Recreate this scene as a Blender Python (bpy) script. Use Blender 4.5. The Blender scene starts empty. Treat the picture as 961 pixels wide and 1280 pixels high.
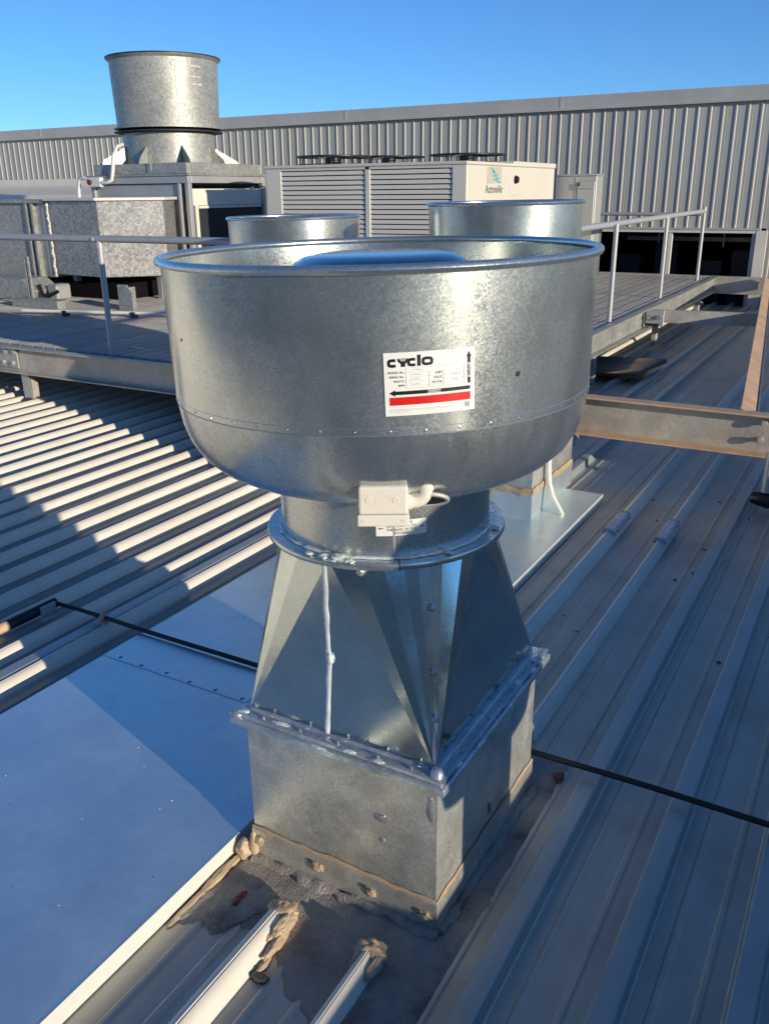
import bpy, bmesh, math, random
from mathutils import Vector, Matrix, noise
random.seed(7)
R = math.radians
scene = bpy.context.scene
COL = scene.collection

# ------------------------------------------------------------------ camera
cam_d = bpy.data.cameras.new("camera")
cam = bpy.data.objects.new("camera", cam_d); COL.objects.link(cam)
YAW, PITCH, ROLL = R(29.9), R(20.35), R(-0.55)
fw = Vector((-math.sin(YAW)*math.cos(PITCH), math.cos(YAW)*math.cos(PITCH), -math.sin(PITCH)))
rt = Vector((math.cos(YAW), math.sin(YAW), 0)); up = rt.cross(fw)
rt2 = rt*math.cos(ROLL)+up*math.sin(ROLL); up2 = -rt*math.sin(ROLL)+up*math.cos(ROLL)
m = Matrix((( rt2.x, up2.x, -fw.x, 0), (rt2.y, up2.y, -fw.y, 0), (rt2.z, up2.z, -fw.z, 1.55), (0,0,0,1)))
cam.matrix_world = m
cam_d.sensor_fit = 'VERTICAL'; cam_d.sensor_height = 24; cam_d.lens = 24*1080/1280
cam_d.clip_end = 6000; cam_d.clip_start = 0.05
scene.camera = cam

# ------------------------------------------------------------------ sky + sun
SUN_EL, SUN_AZ = 11.0, 106.5          # azimuth clockwise from +Y
w = bpy.data.worlds.new("World"); scene.world = w; w.use_nodes = True
nt = w.node_tree; nt.nodes.clear()
sky = nt.nodes.new("ShaderNodeTexSky"); sky.sky_type = 'NISHITA'; sky.sun_disc = False
sky.sun_elevation = R(SUN_EL); sky.sun_rotation = R(SUN_AZ); sky.altitude = 2000
sky.air_density = 1.0; sky.dust_density = 0.0; sky.ozone_density = 6.0
bg = nt.nodes.new("ShaderNodeBackground"); bg.inputs['Strength'].default_value = 0.115
out = nt.nodes.new("ShaderNodeOutputWorld")
nt.links.new(sky.outputs[0], bg.inputs[0]); nt.links.new(bg.outputs[0], out.inputs[0])
sd = bpy.data.lights.new("sun", 'SUN'); sd.energy = 3.3; sd.angle = R(0.5); sd.color = (1.0, 0.87, 0.68)
sun = bpy.data.objects.new("sun", sd); COL.objects.link(sun)
sdir = Vector((math.sin(R(SUN_AZ))*math.cos(R(SUN_EL)), math.cos(R(SUN_AZ))*math.cos(R(SUN_EL)), math.sin(R(SUN_EL))))
sun.rotation_euler = sdir.to_track_quat('Z', 'Y').to_euler()
sun.location = (20, -6, 12)
vs = scene.view_settings
vs.view_transform = 'Standard'; vs.look = 'None'; vs.gamma = 1.0; vs.exposure = 0.58; vs.use_curve_mapping = False

# ------------------------------------------------------------------ materials
MATS = {}
def material(name, col, rough=.5, metal=0., var=.08, scale=6., stretch=(1,1,1), spangle=0., sp_scale=120., bump=0., bump_scale=30.,
             rvar=.08, stain=None, stain_amt=0., stain_scale=3., spec=.5, wave=0., wave_scale=2.5, streak=None, streak_amt=0., objrand=0.):
    mt = bpy.data.materials.new(name); mt.use_nodes = True
    n = mt.node_tree; N = n.nodes; L = n.links
    b = N['Principled BSDF']
    b.inputs['Metallic'].default_value = metal; b.inputs['Roughness'].default_value = rough
    b.inputs['Specular IOR Level'].default_value = spec
    tc = N.new('ShaderNodeTexCoord'); mp = N.new('ShaderNodeMapping'); mp.inputs['Scale'].default_value = stretch
    L.new(tc.outputs['Object'], mp.inputs[0])
    def nz(sc, det=5., vec=None, rg=.6):
        t = N.new('ShaderNodeTexNoise'); t.inputs['Scale'].default_value = sc; t.inputs['Detail'].default_value = det; t.inputs['Roughness'].default_value = rg
        L.new((vec or mp.outputs[0]), t.inputs['Vector']); return t
    def mixc(a, bb, fac, mode='MIX'):
        x = N.new('ShaderNodeMix'); x.data_type = 'RGBA'; x.blend_type = mode
        for s, v in ((6, a), (7, bb)):
            if hasattr(v, 'is_linked'): L.new(v, x.inputs[s])
            else: x.inputs[s].default_value = (*v, 1)
        if hasattr(fac, 'is_linked'): L.new(fac, x.inputs[0])
        else: x.inputs[0].default_value = fac
        return x.outputs[2]
    def rng(v, a, bb, c, d):
        r = N.new('ShaderNodeMapRange'); r.inputs[1].default_value = a; r.inputs[2].default_value = bb; r.inputs[3].default_value = c; r.inputs[4].default_value = d
        L.new(v, r.inputs[0]); return r.outputs[0]
    lo = tuple(max(0, c*(1-var)) for c in col); hi = tuple(min(1, c*(1+var)) for c in col)
    n1 = nz(scale)
    c = mixc(lo, hi, rng(n1.outputs[0], .3, .7, 0, 1))
    rbase = rng(n1.outputs[0], .3, .7, max(.03, rough-rvar), min(1, rough+rvar))
    if spangle > 0:
        vo = N.new('ShaderNodeTexVoronoi'); vo.inputs['Scale'].default_value = sp_scale; L.new(tc.outputs['Object'], vo.inputs['Vector'])
        bw = N.new('ShaderNodeSeparateColor'); L.new(vo.outputs['Color'], bw.inputs[0])
        k = rng(bw.outputs[0], 0, 1, 1-spangle, 1+spangle)
        comb = N.new('ShaderNodeCombineColor')
        for i in range(3): L.new(k, comb.inputs[i])
        c = mixc(c, comb.outputs[0], 1.0, 'MULTIPLY')
        ad = N.new('ShaderNodeMath'); ad.operation = 'ADD'; L.new(rbase, ad.inputs[0]); L.new(rng(bw.outputs[1], 0, 1, -spangle*.35, spangle*.35), ad.inputs[1])
        ad.use_clamp = True; rbase = ad.outputs[0]
    if streak is not None:
        mp2 = N.new('ShaderNodeMapping'); mp2.inputs['Scale'].default_value = streak[1]; L.new(tc.outputs['Object'], mp2.inputs[0])
        n4 = nz(streak[2], 6., mp2.outputs[0], .7)
        c = mixc(c, streak[0], rng(n4.outputs[0], .45, .75, 0, streak_amt))
    if stain is not None:
        n2 = nz(stain_scale, 7., tc.outputs['Object'], .65)
        c = mixc(c, stain, rng(n2.outputs[0], .47, .68, 0, stain_amt))
    if objrand > 0:
        oi = N.new('ShaderNodeObjectInfo'); kk_ = rng(oi.outputs['Random'], 0, 1, 1-objrand, 1+objrand); cb_ = N.new('ShaderNodeCombineColor')
        for i in range(3): L.new(kk_, cb_.inputs[i])
        c = mixc(c, cb_.outputs[0], 1.0, 'MULTIPLY')
    L.new(c, b.inputs['Base Color']); L.new(rbase, b.inputs['Roughness'])
    hgt = None
    if bump > 0 or wave > 0:
        bn = N.new('ShaderNodeBump'); bn.inputs['Distance'].default_value = .01
        n3 = nz(bump_scale if bump > 0 else wave_scale, 4. if bump > 0 else 1., tc.outputs['Object'])
        bn.inputs['Strength'].default_value = bump if bump > 0 else wave
        L.new(n3.outputs[0], bn.inputs['Height'])
        if bump > 0 and wave > 0:
            b2 = N.new('ShaderNodeBump'); b2.inputs['Distance'].default_value = .05; b2.inputs['Strength'].default_value = wave
            n5 = nz(wave_scale, 1., tc.outputs['Object']); L.new(n5.outputs[0], b2.inputs['Height']); L.new(b2.outputs[0], bn.inputs['Normal'])
        L.new(bn.outputs[0], b.inputs['Normal'])
    MATS[name] = mt
    return mt
M_FAN = material('galvanised_new', (.62,.655,.62), .24, .88, .12, 4, spangle=.11, sp_scale=300, rvar=.05, stain=(.49,.525,.50), stain_amt=.75, stain_scale=5, wave=.12, wave_scale=2.4, streak=((.74,.77,.73),(3,3,.6),5), streak_amt=.5)
M_FAN2 = material('galvanised_bowl', (.60,.64,.615), .25, .88, .2, 7, stretch=(1,1,.25), spangle=.10, sp_scale=300, rvar=.07, stain=(.46,.50,.485), stain_amt=.6, stain_scale=9, wave=.08, streak=((.72,.76,.73),(6,6,.5),6), streak_amt=.5)
M_CONE = material('galvanised_sheet', (.56,.63,.62), .13, 1.0, .08, 8, spangle=.10, sp_scale=420, rvar=.05, wave=.14, wave_scale=4, stain=(.48,.55,.54), stain_amt=.5, stain_scale=6)
M_BOX = material('galvanised_upstand', (.68,.685,.62), .40, .7, .14, 9, spangle=.2, sp_scale=300, rvar=.1, stain=(.42,.42,.37), stain_amt=.85, stain_scale=8, wave=.10, wave_scale=4, streak=((.74,.74,.68),(8,8,3),3), streak_amt=.5)
M_GALVOLD = material('galvanised_weathered', (.38,.385,.35), .5, .45, .10, 3, spangle=.20, sp_scale=45, rvar=.08, stain=(.29,.295,.265), stain_amt=.5, stain_scale=2.5)
M_GALVSP = material('galvanised_spangled', (.36,.36,.345), .5, .55, .08, 3, spangle=.30, sp_scale=48, rvar=.08)
M_GALVDULL = material('galvanised_dull', (.46,.47,.46), .5, .45, .12, 3, rvar=.08, stain=(.36,.36,.34), stain_amt=.4, stain_scale=3)
M_STEEL = material('steel_beam', (.52,.49,.43), .5, .35, .15, 5, rvar=.1, stain=(.36,.30,.22), stain_amt=.6, stain_scale=4, spangle=.08, sp_scale=90)
M_TAN = material('weathered_tan_steel', (.60,.39,.235), .6, .1, .2, 8, rvar=.1, stain=(.62,.48,.33), stain_amt=.7, stain_scale=5, bump=.1, bump_scale=60)
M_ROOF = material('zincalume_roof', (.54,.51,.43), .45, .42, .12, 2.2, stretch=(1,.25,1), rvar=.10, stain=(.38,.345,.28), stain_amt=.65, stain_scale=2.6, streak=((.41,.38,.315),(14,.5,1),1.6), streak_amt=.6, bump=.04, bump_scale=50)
M_RIB = material('zincalume_rib_sunlit', (.76,.71,.60), .5, .05, .08, 5, stretch=(1,.2,1), rvar=.06, stain=(.62,.565,.46), stain_amt=.45, stain_scale=4)  # pale copy of the rib metal, sunlight put into the colour
M_RIBR = material('zincalume_rib_shaded', (.46,.49,.46), .42, .5, .08, 5, stretch=(1,.2,1), rvar=.06, stain=(.38,.39,.36), stain_amt=.5, stain_scale=4)  # darker copy of the rib metal for ribs standing in shade
M_ROOFL = material('zincalume_pan_shaded', (.32,.32,.285), .45, .35, .12, 2.2, stretch=(1,.25,1), rvar=.10, stain=(.24,.23,.19), stain_amt=.6, stain_scale=2.6)  # pan colour darkened to deepen the shade between the left ribs
M_PLATE = material('sheet_flashing', (.82,.92,.89), .35, .78, .05, 3, rvar=.12, stain=(.66,.78,.79), stain_amt=.75, stain_scale=4, streak=((.60,.70,.72),(3,3,1),9), streak_amt=.4, wave=.10, wave_scale=1.6)
M_PLATEEDGE = material('sunlit_edge', (.66,.67,.62), .45, .0, .05, 6)  # same sheet as the top, coloured paler for sun on its edge
M_WALL = material('wall_cladding', (.47,.46,.41), .6, .15, .06, 2, stretch=(1,1,.3), rvar=.06, stain=(.40,.39,.345), stain_amt=.5, stain_scale=1.1, objrand=.07)
M_WALLRIB = material('wall_rib', (.46,.45,.43), .5, .35, .06, 2, stretch=(1,1,.3))
M_CAP = material('wall_capping', (.50,.485,.44), .5, .15, .1, 1.5, stain=(.42,.41,.37), stain_amt=.5, stain_scale=1.2)
M_PALE = material('pale_sheet', (.74,.70,.60), .6, .05, .06, 6)
M_CREAM = material('cream_paint', (.66,.62,.52), .42, .0, .03, 2, stain=(.60,.56,.47), stain_amt=.4, stain_scale=2)
M_BEIGE = material('beige_louvre', (.66,.63,.56), .45, .0, .04, 4)
M_PVC = material('white_plastic', (.74,.70,.60), .4, .0, .03, 10)
M_WPIPE = material('white_conduit', (.72,.71,.68), .4, .0, .05, 10)
M_SILVER = material('silver_sealant', (.46,.50,.53), .30, .6, .2, 18, rvar=.1, bump=.25, bump_scale=90, stain=(.62,.66,.68), stain_amt=.7, stain_scale=20)
M_CLEAR = material('clear_sealant', (.70,.78,.78), .25, .15, .1, 30, bump=.2, bump_scale=80)
M_FLANGE = material('smeared_flange', (.56,.64,.65), .28, .75, .1, 10, rvar=.1, stain=(.86,.92,.92), stain_amt=.95, stain_scale=26, bump=.12, bump_scale=60)
M_BROWN = material('brown_silicone', (.44,.33,.21), .42, .0, .12, 25, rvar=.12, bump=.25, bump_scale=70, stain=(.52,.43,.31), stain_amt=.6, stain_scale=22)
M_MEMB = material('grey_membrane', (.36,.34,.30), .6, .0, .25, 18, rvar=.15, bump=1.0, bump_scale=150, stain=(.13,.11,.085), stain_amt=.9, stain_scale=9, streak=((.46,.41,.33),(20,20,20),2), streak_amt=.5)
M_DIRT = material('dark_sludge', (.07,.062,.05), .35, .0, .4, 30, bump=.6, bump_scale=60)
M_RUST = material('rust', (.16,.032,.012), .5, .0, .4, 40, bump=.3, bump_scale=90)
M_BLACK = material('black_rubber', (.012,.012,.014), .45, .0, .2, 20)
M_GUARD = material('black_wire', (.02,.02,.022), .4, .2, .1, 20)
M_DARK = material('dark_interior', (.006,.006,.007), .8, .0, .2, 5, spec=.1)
M_NAVY = material('dark_filter', (.02,.024,.035), .6, .0, .2, 5)
M_STICK = material('white_sticker', (.78,.78,.74), .35, .0, .04, 40)
M_PBLACK = material('black_print', (.012,.012,.014), .35, .0, .05, 20)
M_PGREY = material('grey_print', (.16,.16,.16), .4, .0, .05, 20)
M_PSILV = material('silver_ink', (.36,.37,.38), .35, .0, .05, 20)
M_RED = material('red_print', (.62,.012,.012), .35, .0, .03, 20)
M_TEAL = material('teal_print', (.10,.42,.50), .4, .0, .1, 20)
M_LOGOBG = material('beige_print', (.50,.48,.38), .4, .0, .05, 20)
M_TIMBER = material('old_timber', (.20,.135,.085), .8, .0, .35, 5, stretch=(.3,3,3), bump=.3, bump_scale=30, stain=(.30,.26,.22), stain_amt=.6, stain_scale=5)
M_RAIL = material('grey_rail_paint', (.45,.46,.47), .45, .25, .1, 8, stain=(.36,.36,.35), stain_amt=.5, stain_scale=8)
M_GRATE = material('grating_steel', (.42,.41,.39), .5, .45, .15, 4, stain=(.30,.29,.27), stain_amt=.6, stain_scale=3, objrand=.12)
M_BLUECAP = material('clear_cap_plastic', (.50,.54,.57), .25, .0, .1, 30)
M_CONC = material('parapet_render', (.38,.37,.35), .8, .0, .1, 3, bump=.3, bump_scale=20)
M_EARTH = material('far_ground', (.14,.12,.09), .9, .0, .3, .05)
M_RIVET = material('rivet_head', (.5,.51,.52), .35, .9, .1, 30)
M_DRIVET = material('dull_rivet', (.2,.24,.28), .5, .4, .1, 30)
M_SCREW = material('dark_hole', (.01,.01,.01), .6)

# ------------------------------------------------------------------ mesh helpers
def root_loc(p):
    o = p
    while o.parent: o = o.parent
    return Vector(o.location)
class MB:
    def __init__(s, T=None): s.v = []; s.f = []; s.T = T
    def add(s, vs, fs):
        k = len(s.v)
        for p in vs:
            p = Vector(p); s.v.append(s.T(p) if s.T else p)
        s.f += [tuple(i+k for i in f) for f in fs]; return s
    def box(s, x0, x1, y0, y1, z0, z1):
        return s.add([(x0,y0,z0),(x1,y0,z0),(x1,y1,z0),(x0,y1,z0),(x0,y0,z1),(x1,y0,z1),(x1,y1,z1),(x0,y1,z1)],
                     [(0,3,2,1),(4,5,6,7),(0,1,5,4),(1,2,6,5),(2,3,7,6),(3,0,4,7)])
    def obox(s, c, ax, h):
        c = Vector(c); a = [Vector(q).normalized()*hh for q, hh in zip(ax, h)]
        vs = [c+a[0]*i+a[1]*j+a[2]*k for k in (-1,1) for i, j in ((-1,-1),(1,-1),(1,1),(-1,1))]
        return s.add(vs, [(0,3,2,1),(4,5,6,7),(0,1,5,4),(1,2,6,5),(2,3,7,6),(3,0,4,7)])
    def bar(s, p, q, wd, ht, upv=(0,0,1)):
        p = Vector(p); q = Vector(q); d = (q-p); u = Vector(upv); sd_ = d.cross(u).normalized(); u2 = sd_.cross(d).normalized()
        return s.obox((p+q)/2, (d, sd_, u2), (d.length/2, wd/2, ht/2))
    def tube(s, pts, r, seg=10, caps=True, closed=False):
        pts = [Vector(p) for p in pts]; n = len(pts); rs = r if isinstance(r, (list, tuple)) else [r]*n
        vs = []; prev = None
        for i, p in enumerate(pts):
            if closed: d = pts[(i+1) % n]-pts[i-1]
            else: d = pts[min(i+1, n-1)]-pts[max(i-1, 0)]
            d.normalize()
            if prev is None:
                a = Vector((0,0,1)) if abs(d.z) < .9 else Vector((1,0,0)); u = d.cross(a).normalized()
            else: u = (prev-d*prev.dot(d)).normalized()
            prev = u; v2 = d.cross(u)
            for k in range(seg):
                t = 2*math.pi*k/seg; vs.append(p+(u*math.cos(t)+v2*math.sin(t))*rs[i])
        fs = []
        for i in range(n if closed else n-1):
            j = (i+1) % n
            for k in range(seg):
                k2 = (k+1) % seg; fs.append((i*seg+k, i*seg+k2, j*seg+k2, j*seg+k))
        if caps and not closed:
            fs.append(tuple(range(seg-1, -1, -1))); fs.append(tuple((n-1)*seg+k for k in range(seg)))
        return s.add(vs, fs)
    def lathe(s, prof, cx, cy, seg=64, caps=(False, False)):
        vs = []; fs = []; n = len(prof)
        for r, z in prof:
            for k in range(seg):
                t = 2*math.pi*k/seg; vs.append((cx+r*math.cos(t), cy+r*math.sin(t), z))
        for i in range(n-1):
            for k in range(seg):
                k2 = (k+1) % seg; fs.append((i*seg+k, i*seg+k2, (i+1)*seg+k2, (i+1)*seg+k))
        if caps[0]: fs.append(tuple(range(seg-1, -1, -1)))
        if caps[1]: fs.append(tuple((n-1)*seg+k for k in range(seg)))
        return s.add(vs, fs)
    def prism(s, poly, off):
        n = len(poly); off = Vector(off)
        vs = [Vector(p) for p in poly]+[Vector(p)+off for p in poly]
        fs = [tuple(range(n-1, -1, -1)), tuple(range(n, 2*n))]+[(i, (i+1) % n, n+(i+1) % n, n+i) for i in range(n)]
        return s.add(vs, fs)
    def data(s, name, mat, off=Vector((0,0,0)), smooth=None):
        me = bpy.data.meshes.new(name); me.from_pydata([tuple(p-off) for p in s.v], [], s.f); me.update()
        bm = bmesh.new(); bm.from_mesh(me); bmesh.ops.recalc_face_normals(bm, faces=bm.faces); bm.to_mesh(me); bm.free()
        me.materials.append(mat)
        if smooth is not None:
            for p in me.polygons: p.use_smooth = True
            me.set_sharp_from_angle(angle=R(smooth))
        return me
    def build(s, name, mat, parent=None, smooth=None, bevel=0, seg=1):
        off = root_loc(parent) if parent else Vector((0,0,0))
        if parent and parent.get('_mesh_root'): off = Vector((0,0,0))
        o = bpy.data.objects.new(name, s.data(name, mat, off, smooth)); COL.objects.link(o)
        if parent: o.parent = parent
        if bevel:
            b = o.modifiers.new('bevel', 'BEVEL'); b.width = bevel; b.segments = seg; b.limit_method = 'ANGLE'; b.angle_limit = R(40)
        return o
def tag(o, label=None, cat=None, group=None, kind=None):
    if label: o['label'] = label
    if cat: o['category'] = cat
    if group: o['group'] = group
    if kind: o['kind'] = kind
    return o
def thing(name, loc, label, cat, group=None):
    o = bpy.data.objects.new(name, None); COL.objects.link(o); o.location = loc; o.empty_display_size = .1
    return tag(o, label, cat, group)
def inst(name, me, parent, loc=(0,0,0), rz=0):
    o = bpy.data.objects.new(name, me); COL.objects.link(o)
    if parent: o.parent = parent
    o.location = loc; o.rotation_euler = (0,0,rz); return o
def blob(c, rx, ry, rz, seed, amp=.35, sub=2, freq=1.6):
    bm = bmesh.new(); bmesh.ops.create_icosphere(bm, subdivisions=sub, radius=1.0)
    mb = MB()
    for v in bm.verts:
        k = 1+amp*noise.noise(v.co*freq+Vector((seed*3.1, seed*1.7, seed)))+amp*.5*noise.noise(v.co*freq*2.7+Vector((seed, 5, seed)))
        if sub > 3: k += .16*abs(noise.noise(v.co*5+Vector((seed,2,1))))-.05+.06*noise.noise(v.co*12+Vector((seed,8,3)))
        v.co = Vector((v.co.x*rx*k, v.co.y*ry*k, v.co.z*rz*k))+Vector(c)
    bm.verts.ensure_lookup_table(); bm.faces.ensure_lookup_table()
    mb.add([v.co.copy() for v in bm.verts], [tuple(x.index for x in f.verts) for f in bm.faces]); bm.free(); return mb
def bead(mb, pts, wd, ht, nrm, seed=0, jit=.5, step=.012):
    """irregular raised strip of sealant along pts, lying on a surface of normal nrm"""
    pts = [Vector(p) for p in pts]; nrm = Vector(nrm).normalized(); P = []
    for a, b in zip(pts[:-1], pts[1:]):
        n = max(2, int((b-a).length/step))
        for i in range(n): P.append(a.lerp(b, i/n))
    P.append(pts[-1]); vs = []; fs = []; n = len(P); K = 5
    for i, p in enumerate(P):
        d = (P[min(i+1, n-1)]-P[max(i-1, 0)]).normalized(); sd_ = d.cross(nrm).normalized()
        k1 = 1+jit*noise.noise(Vector((i*.31, seed, 1.3)))*1.6; k2 = 1+jit*noise.noise(Vector((i*.37, seed, 7.7)))*1.6
        sh = jit*.5*wd*noise.noise(Vector((i*.17, seed, 3.1)))
        hh = ht*max(.25, 1+jit*1.6*noise.noise(Vector((i*.45, seed, 11.))))
        for q in range(K):
            t = math.pi*q/(K-1); wv = -math.cos(t); vs.append(p+sd_*(wv*wd*.5*(k1 if wv < 0 else k2)+sh)+nrm*(math.sin(t)*hh-.001))
    for i in range(n-1):
        for q in range(K-1): fs.append((i*K+q, i*K+q+1, (i+1)*K+q+1, (i+1)*K+q))
    fs.append(tuple(range(K-1, -1, -1))); fs.append(tuple((n-1)*K+q for q in range(K)))
    return mb.add(vs, fs)
def text_geo(body, size, align='CENTER', bold=0.0, extrude=0):
    cu = bpy.data.curves.new('txt', 'FONT'); cu.body = body; cu.size = size; cu.align_x = align; cu.align_y = 'CENTER'; cu.resolution_u = 3; cu.offset = bold
    o = bpy.data.objects.new('txt', cu); COL.objects.link(o)
    dg = bpy.context.evaluated_depsgraph_get(); me = bpy.data.meshes.new_from_object(o.evaluated_get(dg))
    vs_ = [v.co.copy() for v in me.vertices]; fs_ = [tuple(p.vertices) for p in me.polygons]
    bpy.data.objects.remove(o); bpy.data.curves.remove(cu); bpy.data.meshes.remove(me); return vs_, fs_

# ------------------------------------------------------------------ ground far below (the yard round the building)
g = MB().add([(-3000,-3000,-6.5),(3000,-3000,-6.5),(3000,3000,-6.5),(-3000,3000,-6.5)], [(0,1,2,3)]).build('ground', M_EARTH)
tag(g, kind='structure')
# the roof of the building: deck below, sheets and their ribs on it
YA, YB = -5.4, 13.2
XA, XB, XS = -28.4, 5.6, -2.235
roof = MB().box(XA, XB, YA, YB, -6.5, -.03).build('roof', M_CONC); roof['_mesh_root'] = 1
tag(roof, kind='structure')
RP = .236
def sheet_right(x0, n):
    mb = MB(); z = [0.0]
    prof = []
    for i in range(n):
        a = x0+i*RP-.118
        for dx, dz in ((0,0),(.006,0),(.0745-.018+.006,0),(.0745-.012,.0035),(.0745+.002,.0035),(.0745+.008,0)): pass
        # rib centre at a+.118 ; stiffeners at +/-.05 from the pan middle (a)
        for dx, dz in ((0,0),(.030,0),(.036,.0045),(.044,.0045),(.050,0),(.186,0),(.192,.0045),(.200,.0045),(.206,0)): prof.append((a+dx, dz))
    prof.append((x0+(n-1)*RP+.118, 0))
    vs = []; 
    for x, z in prof: vs += [(x, YA, z), (x, YB, z)]
    mb.add(vs, [(2*i, 2*i+2, 2*i+3, 2*i+1) for i in range(len(prof)-1)])
    return mb
def rib_right(x, ya, yb):
    pr = [(-.034,0),(-.030,.003),(-.024,.039),(-.021,.042),(-.004,.0425),(.004,.0425),(.021,.042),(.024,.039),(.030,.003),(.034,0)]
    return MB().prism([(x+a, ya, b) for a, b in pr], (0, yb-ya, 0))
LP = .187
def rib_left(x, ya, yb, sx=.9):
    pr = [(-.036,0),(-.032,.008),(-.027,.029),(-.020,.038),(-.009,.0425),(-.003,.043),(0,.0395),(.003,.042),(.010,.0395),(.019,.033),(.027,.022),(.032,.009),(.037,0)]
    return MB().prism([(x+a*sx, ya, b) for a, b in pr], (0, yb-ya, 0))
k = -7
while True:                                            # sheets of three ribs; rib k=0 stands at x=-.731
    x0 = -.731+k*RP
    if x0-.118 > XB: break
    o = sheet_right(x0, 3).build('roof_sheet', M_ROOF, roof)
    for i in range(3):
        x = x0+i*RP
        if x > XB-.05: continue
        kk = round((x+.731)/RP)
        if kk in (-1, 0): spans = [(YA, 1.20 if kk else 1.195), (2.12, YB)]
        elif kk == -2: spans = []                       # lies under the cover flashing
        else: spans = [(YA, YB)]
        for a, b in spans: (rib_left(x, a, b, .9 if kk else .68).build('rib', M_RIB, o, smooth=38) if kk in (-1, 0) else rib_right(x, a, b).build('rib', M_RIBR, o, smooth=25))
    k += 3
for j in range(35):
    x1 = -2.337+LP/2-j*4*LP
    pf = []
    for i in range(4):
        c = x1-LP/2-i*LP
        for dx, dz in ((.0935,0),(.090,0),(.087,.003),(.083,.003),(.080,0),(-.080,0),(-.083,.003),(-.087,.003),(-.090,0)): pf.append((c+dx, dz))
    pf.append((c-.0935, 0))
    mb = MB(); vs = []
    for x, z in pf: vs += [(x, YA, z+.001), (x, YB, z+.001)]
    mb.add(vs, [(2*i, 2*i+1, 2*i+3, 2*i+2) for i in range(len(pf)-1)])
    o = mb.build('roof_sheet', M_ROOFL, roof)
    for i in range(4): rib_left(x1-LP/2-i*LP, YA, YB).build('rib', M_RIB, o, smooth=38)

# ------------------------------------------------------------------ cover flashing (flat painted sheets on the roof)
def flashing(name, x0, x1, y0, y1, zt, label, seam):
    t = thing(name, ((x0+x1)/2, (y0+y1)/2, 0), label, 'flashing')
    MB().box(x0, x1-.0015, y0, y1, zt-.003, zt).build('top_sheet', M_PLATE, t, bevel=.001)
    MB().box(x1-.0012, x1+.0012, y0, y1, .005, zt+.0008).build('folded_edge', M_PLATEEDGE, t)
    MB().box(x0-.002, x0, y0, y1, .003, zt-.004).build('folded_edge', M_PLATEEDGE, t)
    if seam is not None:
        for i in range(9):
            x = x1-.05-.107*i+random.uniform(-.004,.004)
            if x < x0+.03: break
            if x > -1.25+.05: continue
            MB().lathe([(.0085,zt),(.0075,zt+.0025),(.003,zt+.0042)], x, seam+random.uniform(-.004,.004), 10, (False, True)).build('rivet', M_DRIVET, t, smooth=50)
    return t
flashing('cover_flashing', -2.165, -1.192, -2.3, 1.86, .052, 'wide pale painted cover sheet lying on the roof beside the galvanised upstand', 1.812)
fl2 = flashing('cover_flashing', -2.165, -1.142, 1.915, 4.29, .047, 'painted cover sheet under the upstand with white conduit, lapped behind the big fan', None)
# the two sheets are joined by a cover strip
st = thing('joint_strip', (-1.68, 1.885, .045), 'narrow painted strip joining the two flat cover sheets under the black rod', 'strip')
MB().box(-2.163, -1.195, 1.80, 1.975, .0525, .0545).build('strip_sheet', M_PLATE, st)

# ------------------------------------------------------------------ main exhaust fan
AX, AY = -.9175, 1.618
BX0, BX1, BY0, BY1, BZ = -1.140, -.645, 1.330, 1.906, .40
BCX = -.8925; HX = .241
def tilt_fn(px, py, pz, ang):
    c, s_ = math.cos(R(ang)), math.sin(R(ang)); piv = Vector((px, py, pz)); fh = Vector((-math.sin(YAW), math.cos(YAW), 0))
    def T(p):
        v = p-piv; l = v.dot(rt); u = v.z; q = v.dot(fh)
        return piv+rt*(l*c-u*s_)+fh*q+Vector((0,0,l*s_+u*c))
    return T
def transition(T, cx, cy, hx, hy, z0, z1, r, seed=5, dx=0.):
    """square to round: four flat triangles, between them hand folded corner facets of uneven width"""
    mb = MB(); q = random.Random(seed); fr_ = [0,.17,.31,.42,.50,.57,.65,.78,.89]; nf = len(fr_); N = nf*4; ring = []
    for c in range(4):
        for i, f in enumerate(fr_):
            a = math.pi/2*(c+f); rr_ = r+(q.uniform(-.0035,.0035) if i else 0)
            ring.append(T(Vector((cx+rr_*math.cos(a), cy+rr_*math.sin(a), z1))))
    cor = [Vector((cx+dx+hx, cy+hy, z0)), Vector((cx+dx-hx, cy+hy, z0)), Vector((cx+dx-hx, cy-hy, z0)), Vector((cx+dx+hx, cy-hy, z0))]
    fs = []
    for c in range(4):
        for i in range(nf): fs.append((N+c, c*nf+i, (c*nf+i+1) % N))
        fs.append((N+c, ((c+1)*nf) % N, N+(c+1) % 4))
    return mb.add(ring+cor, fs)
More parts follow.
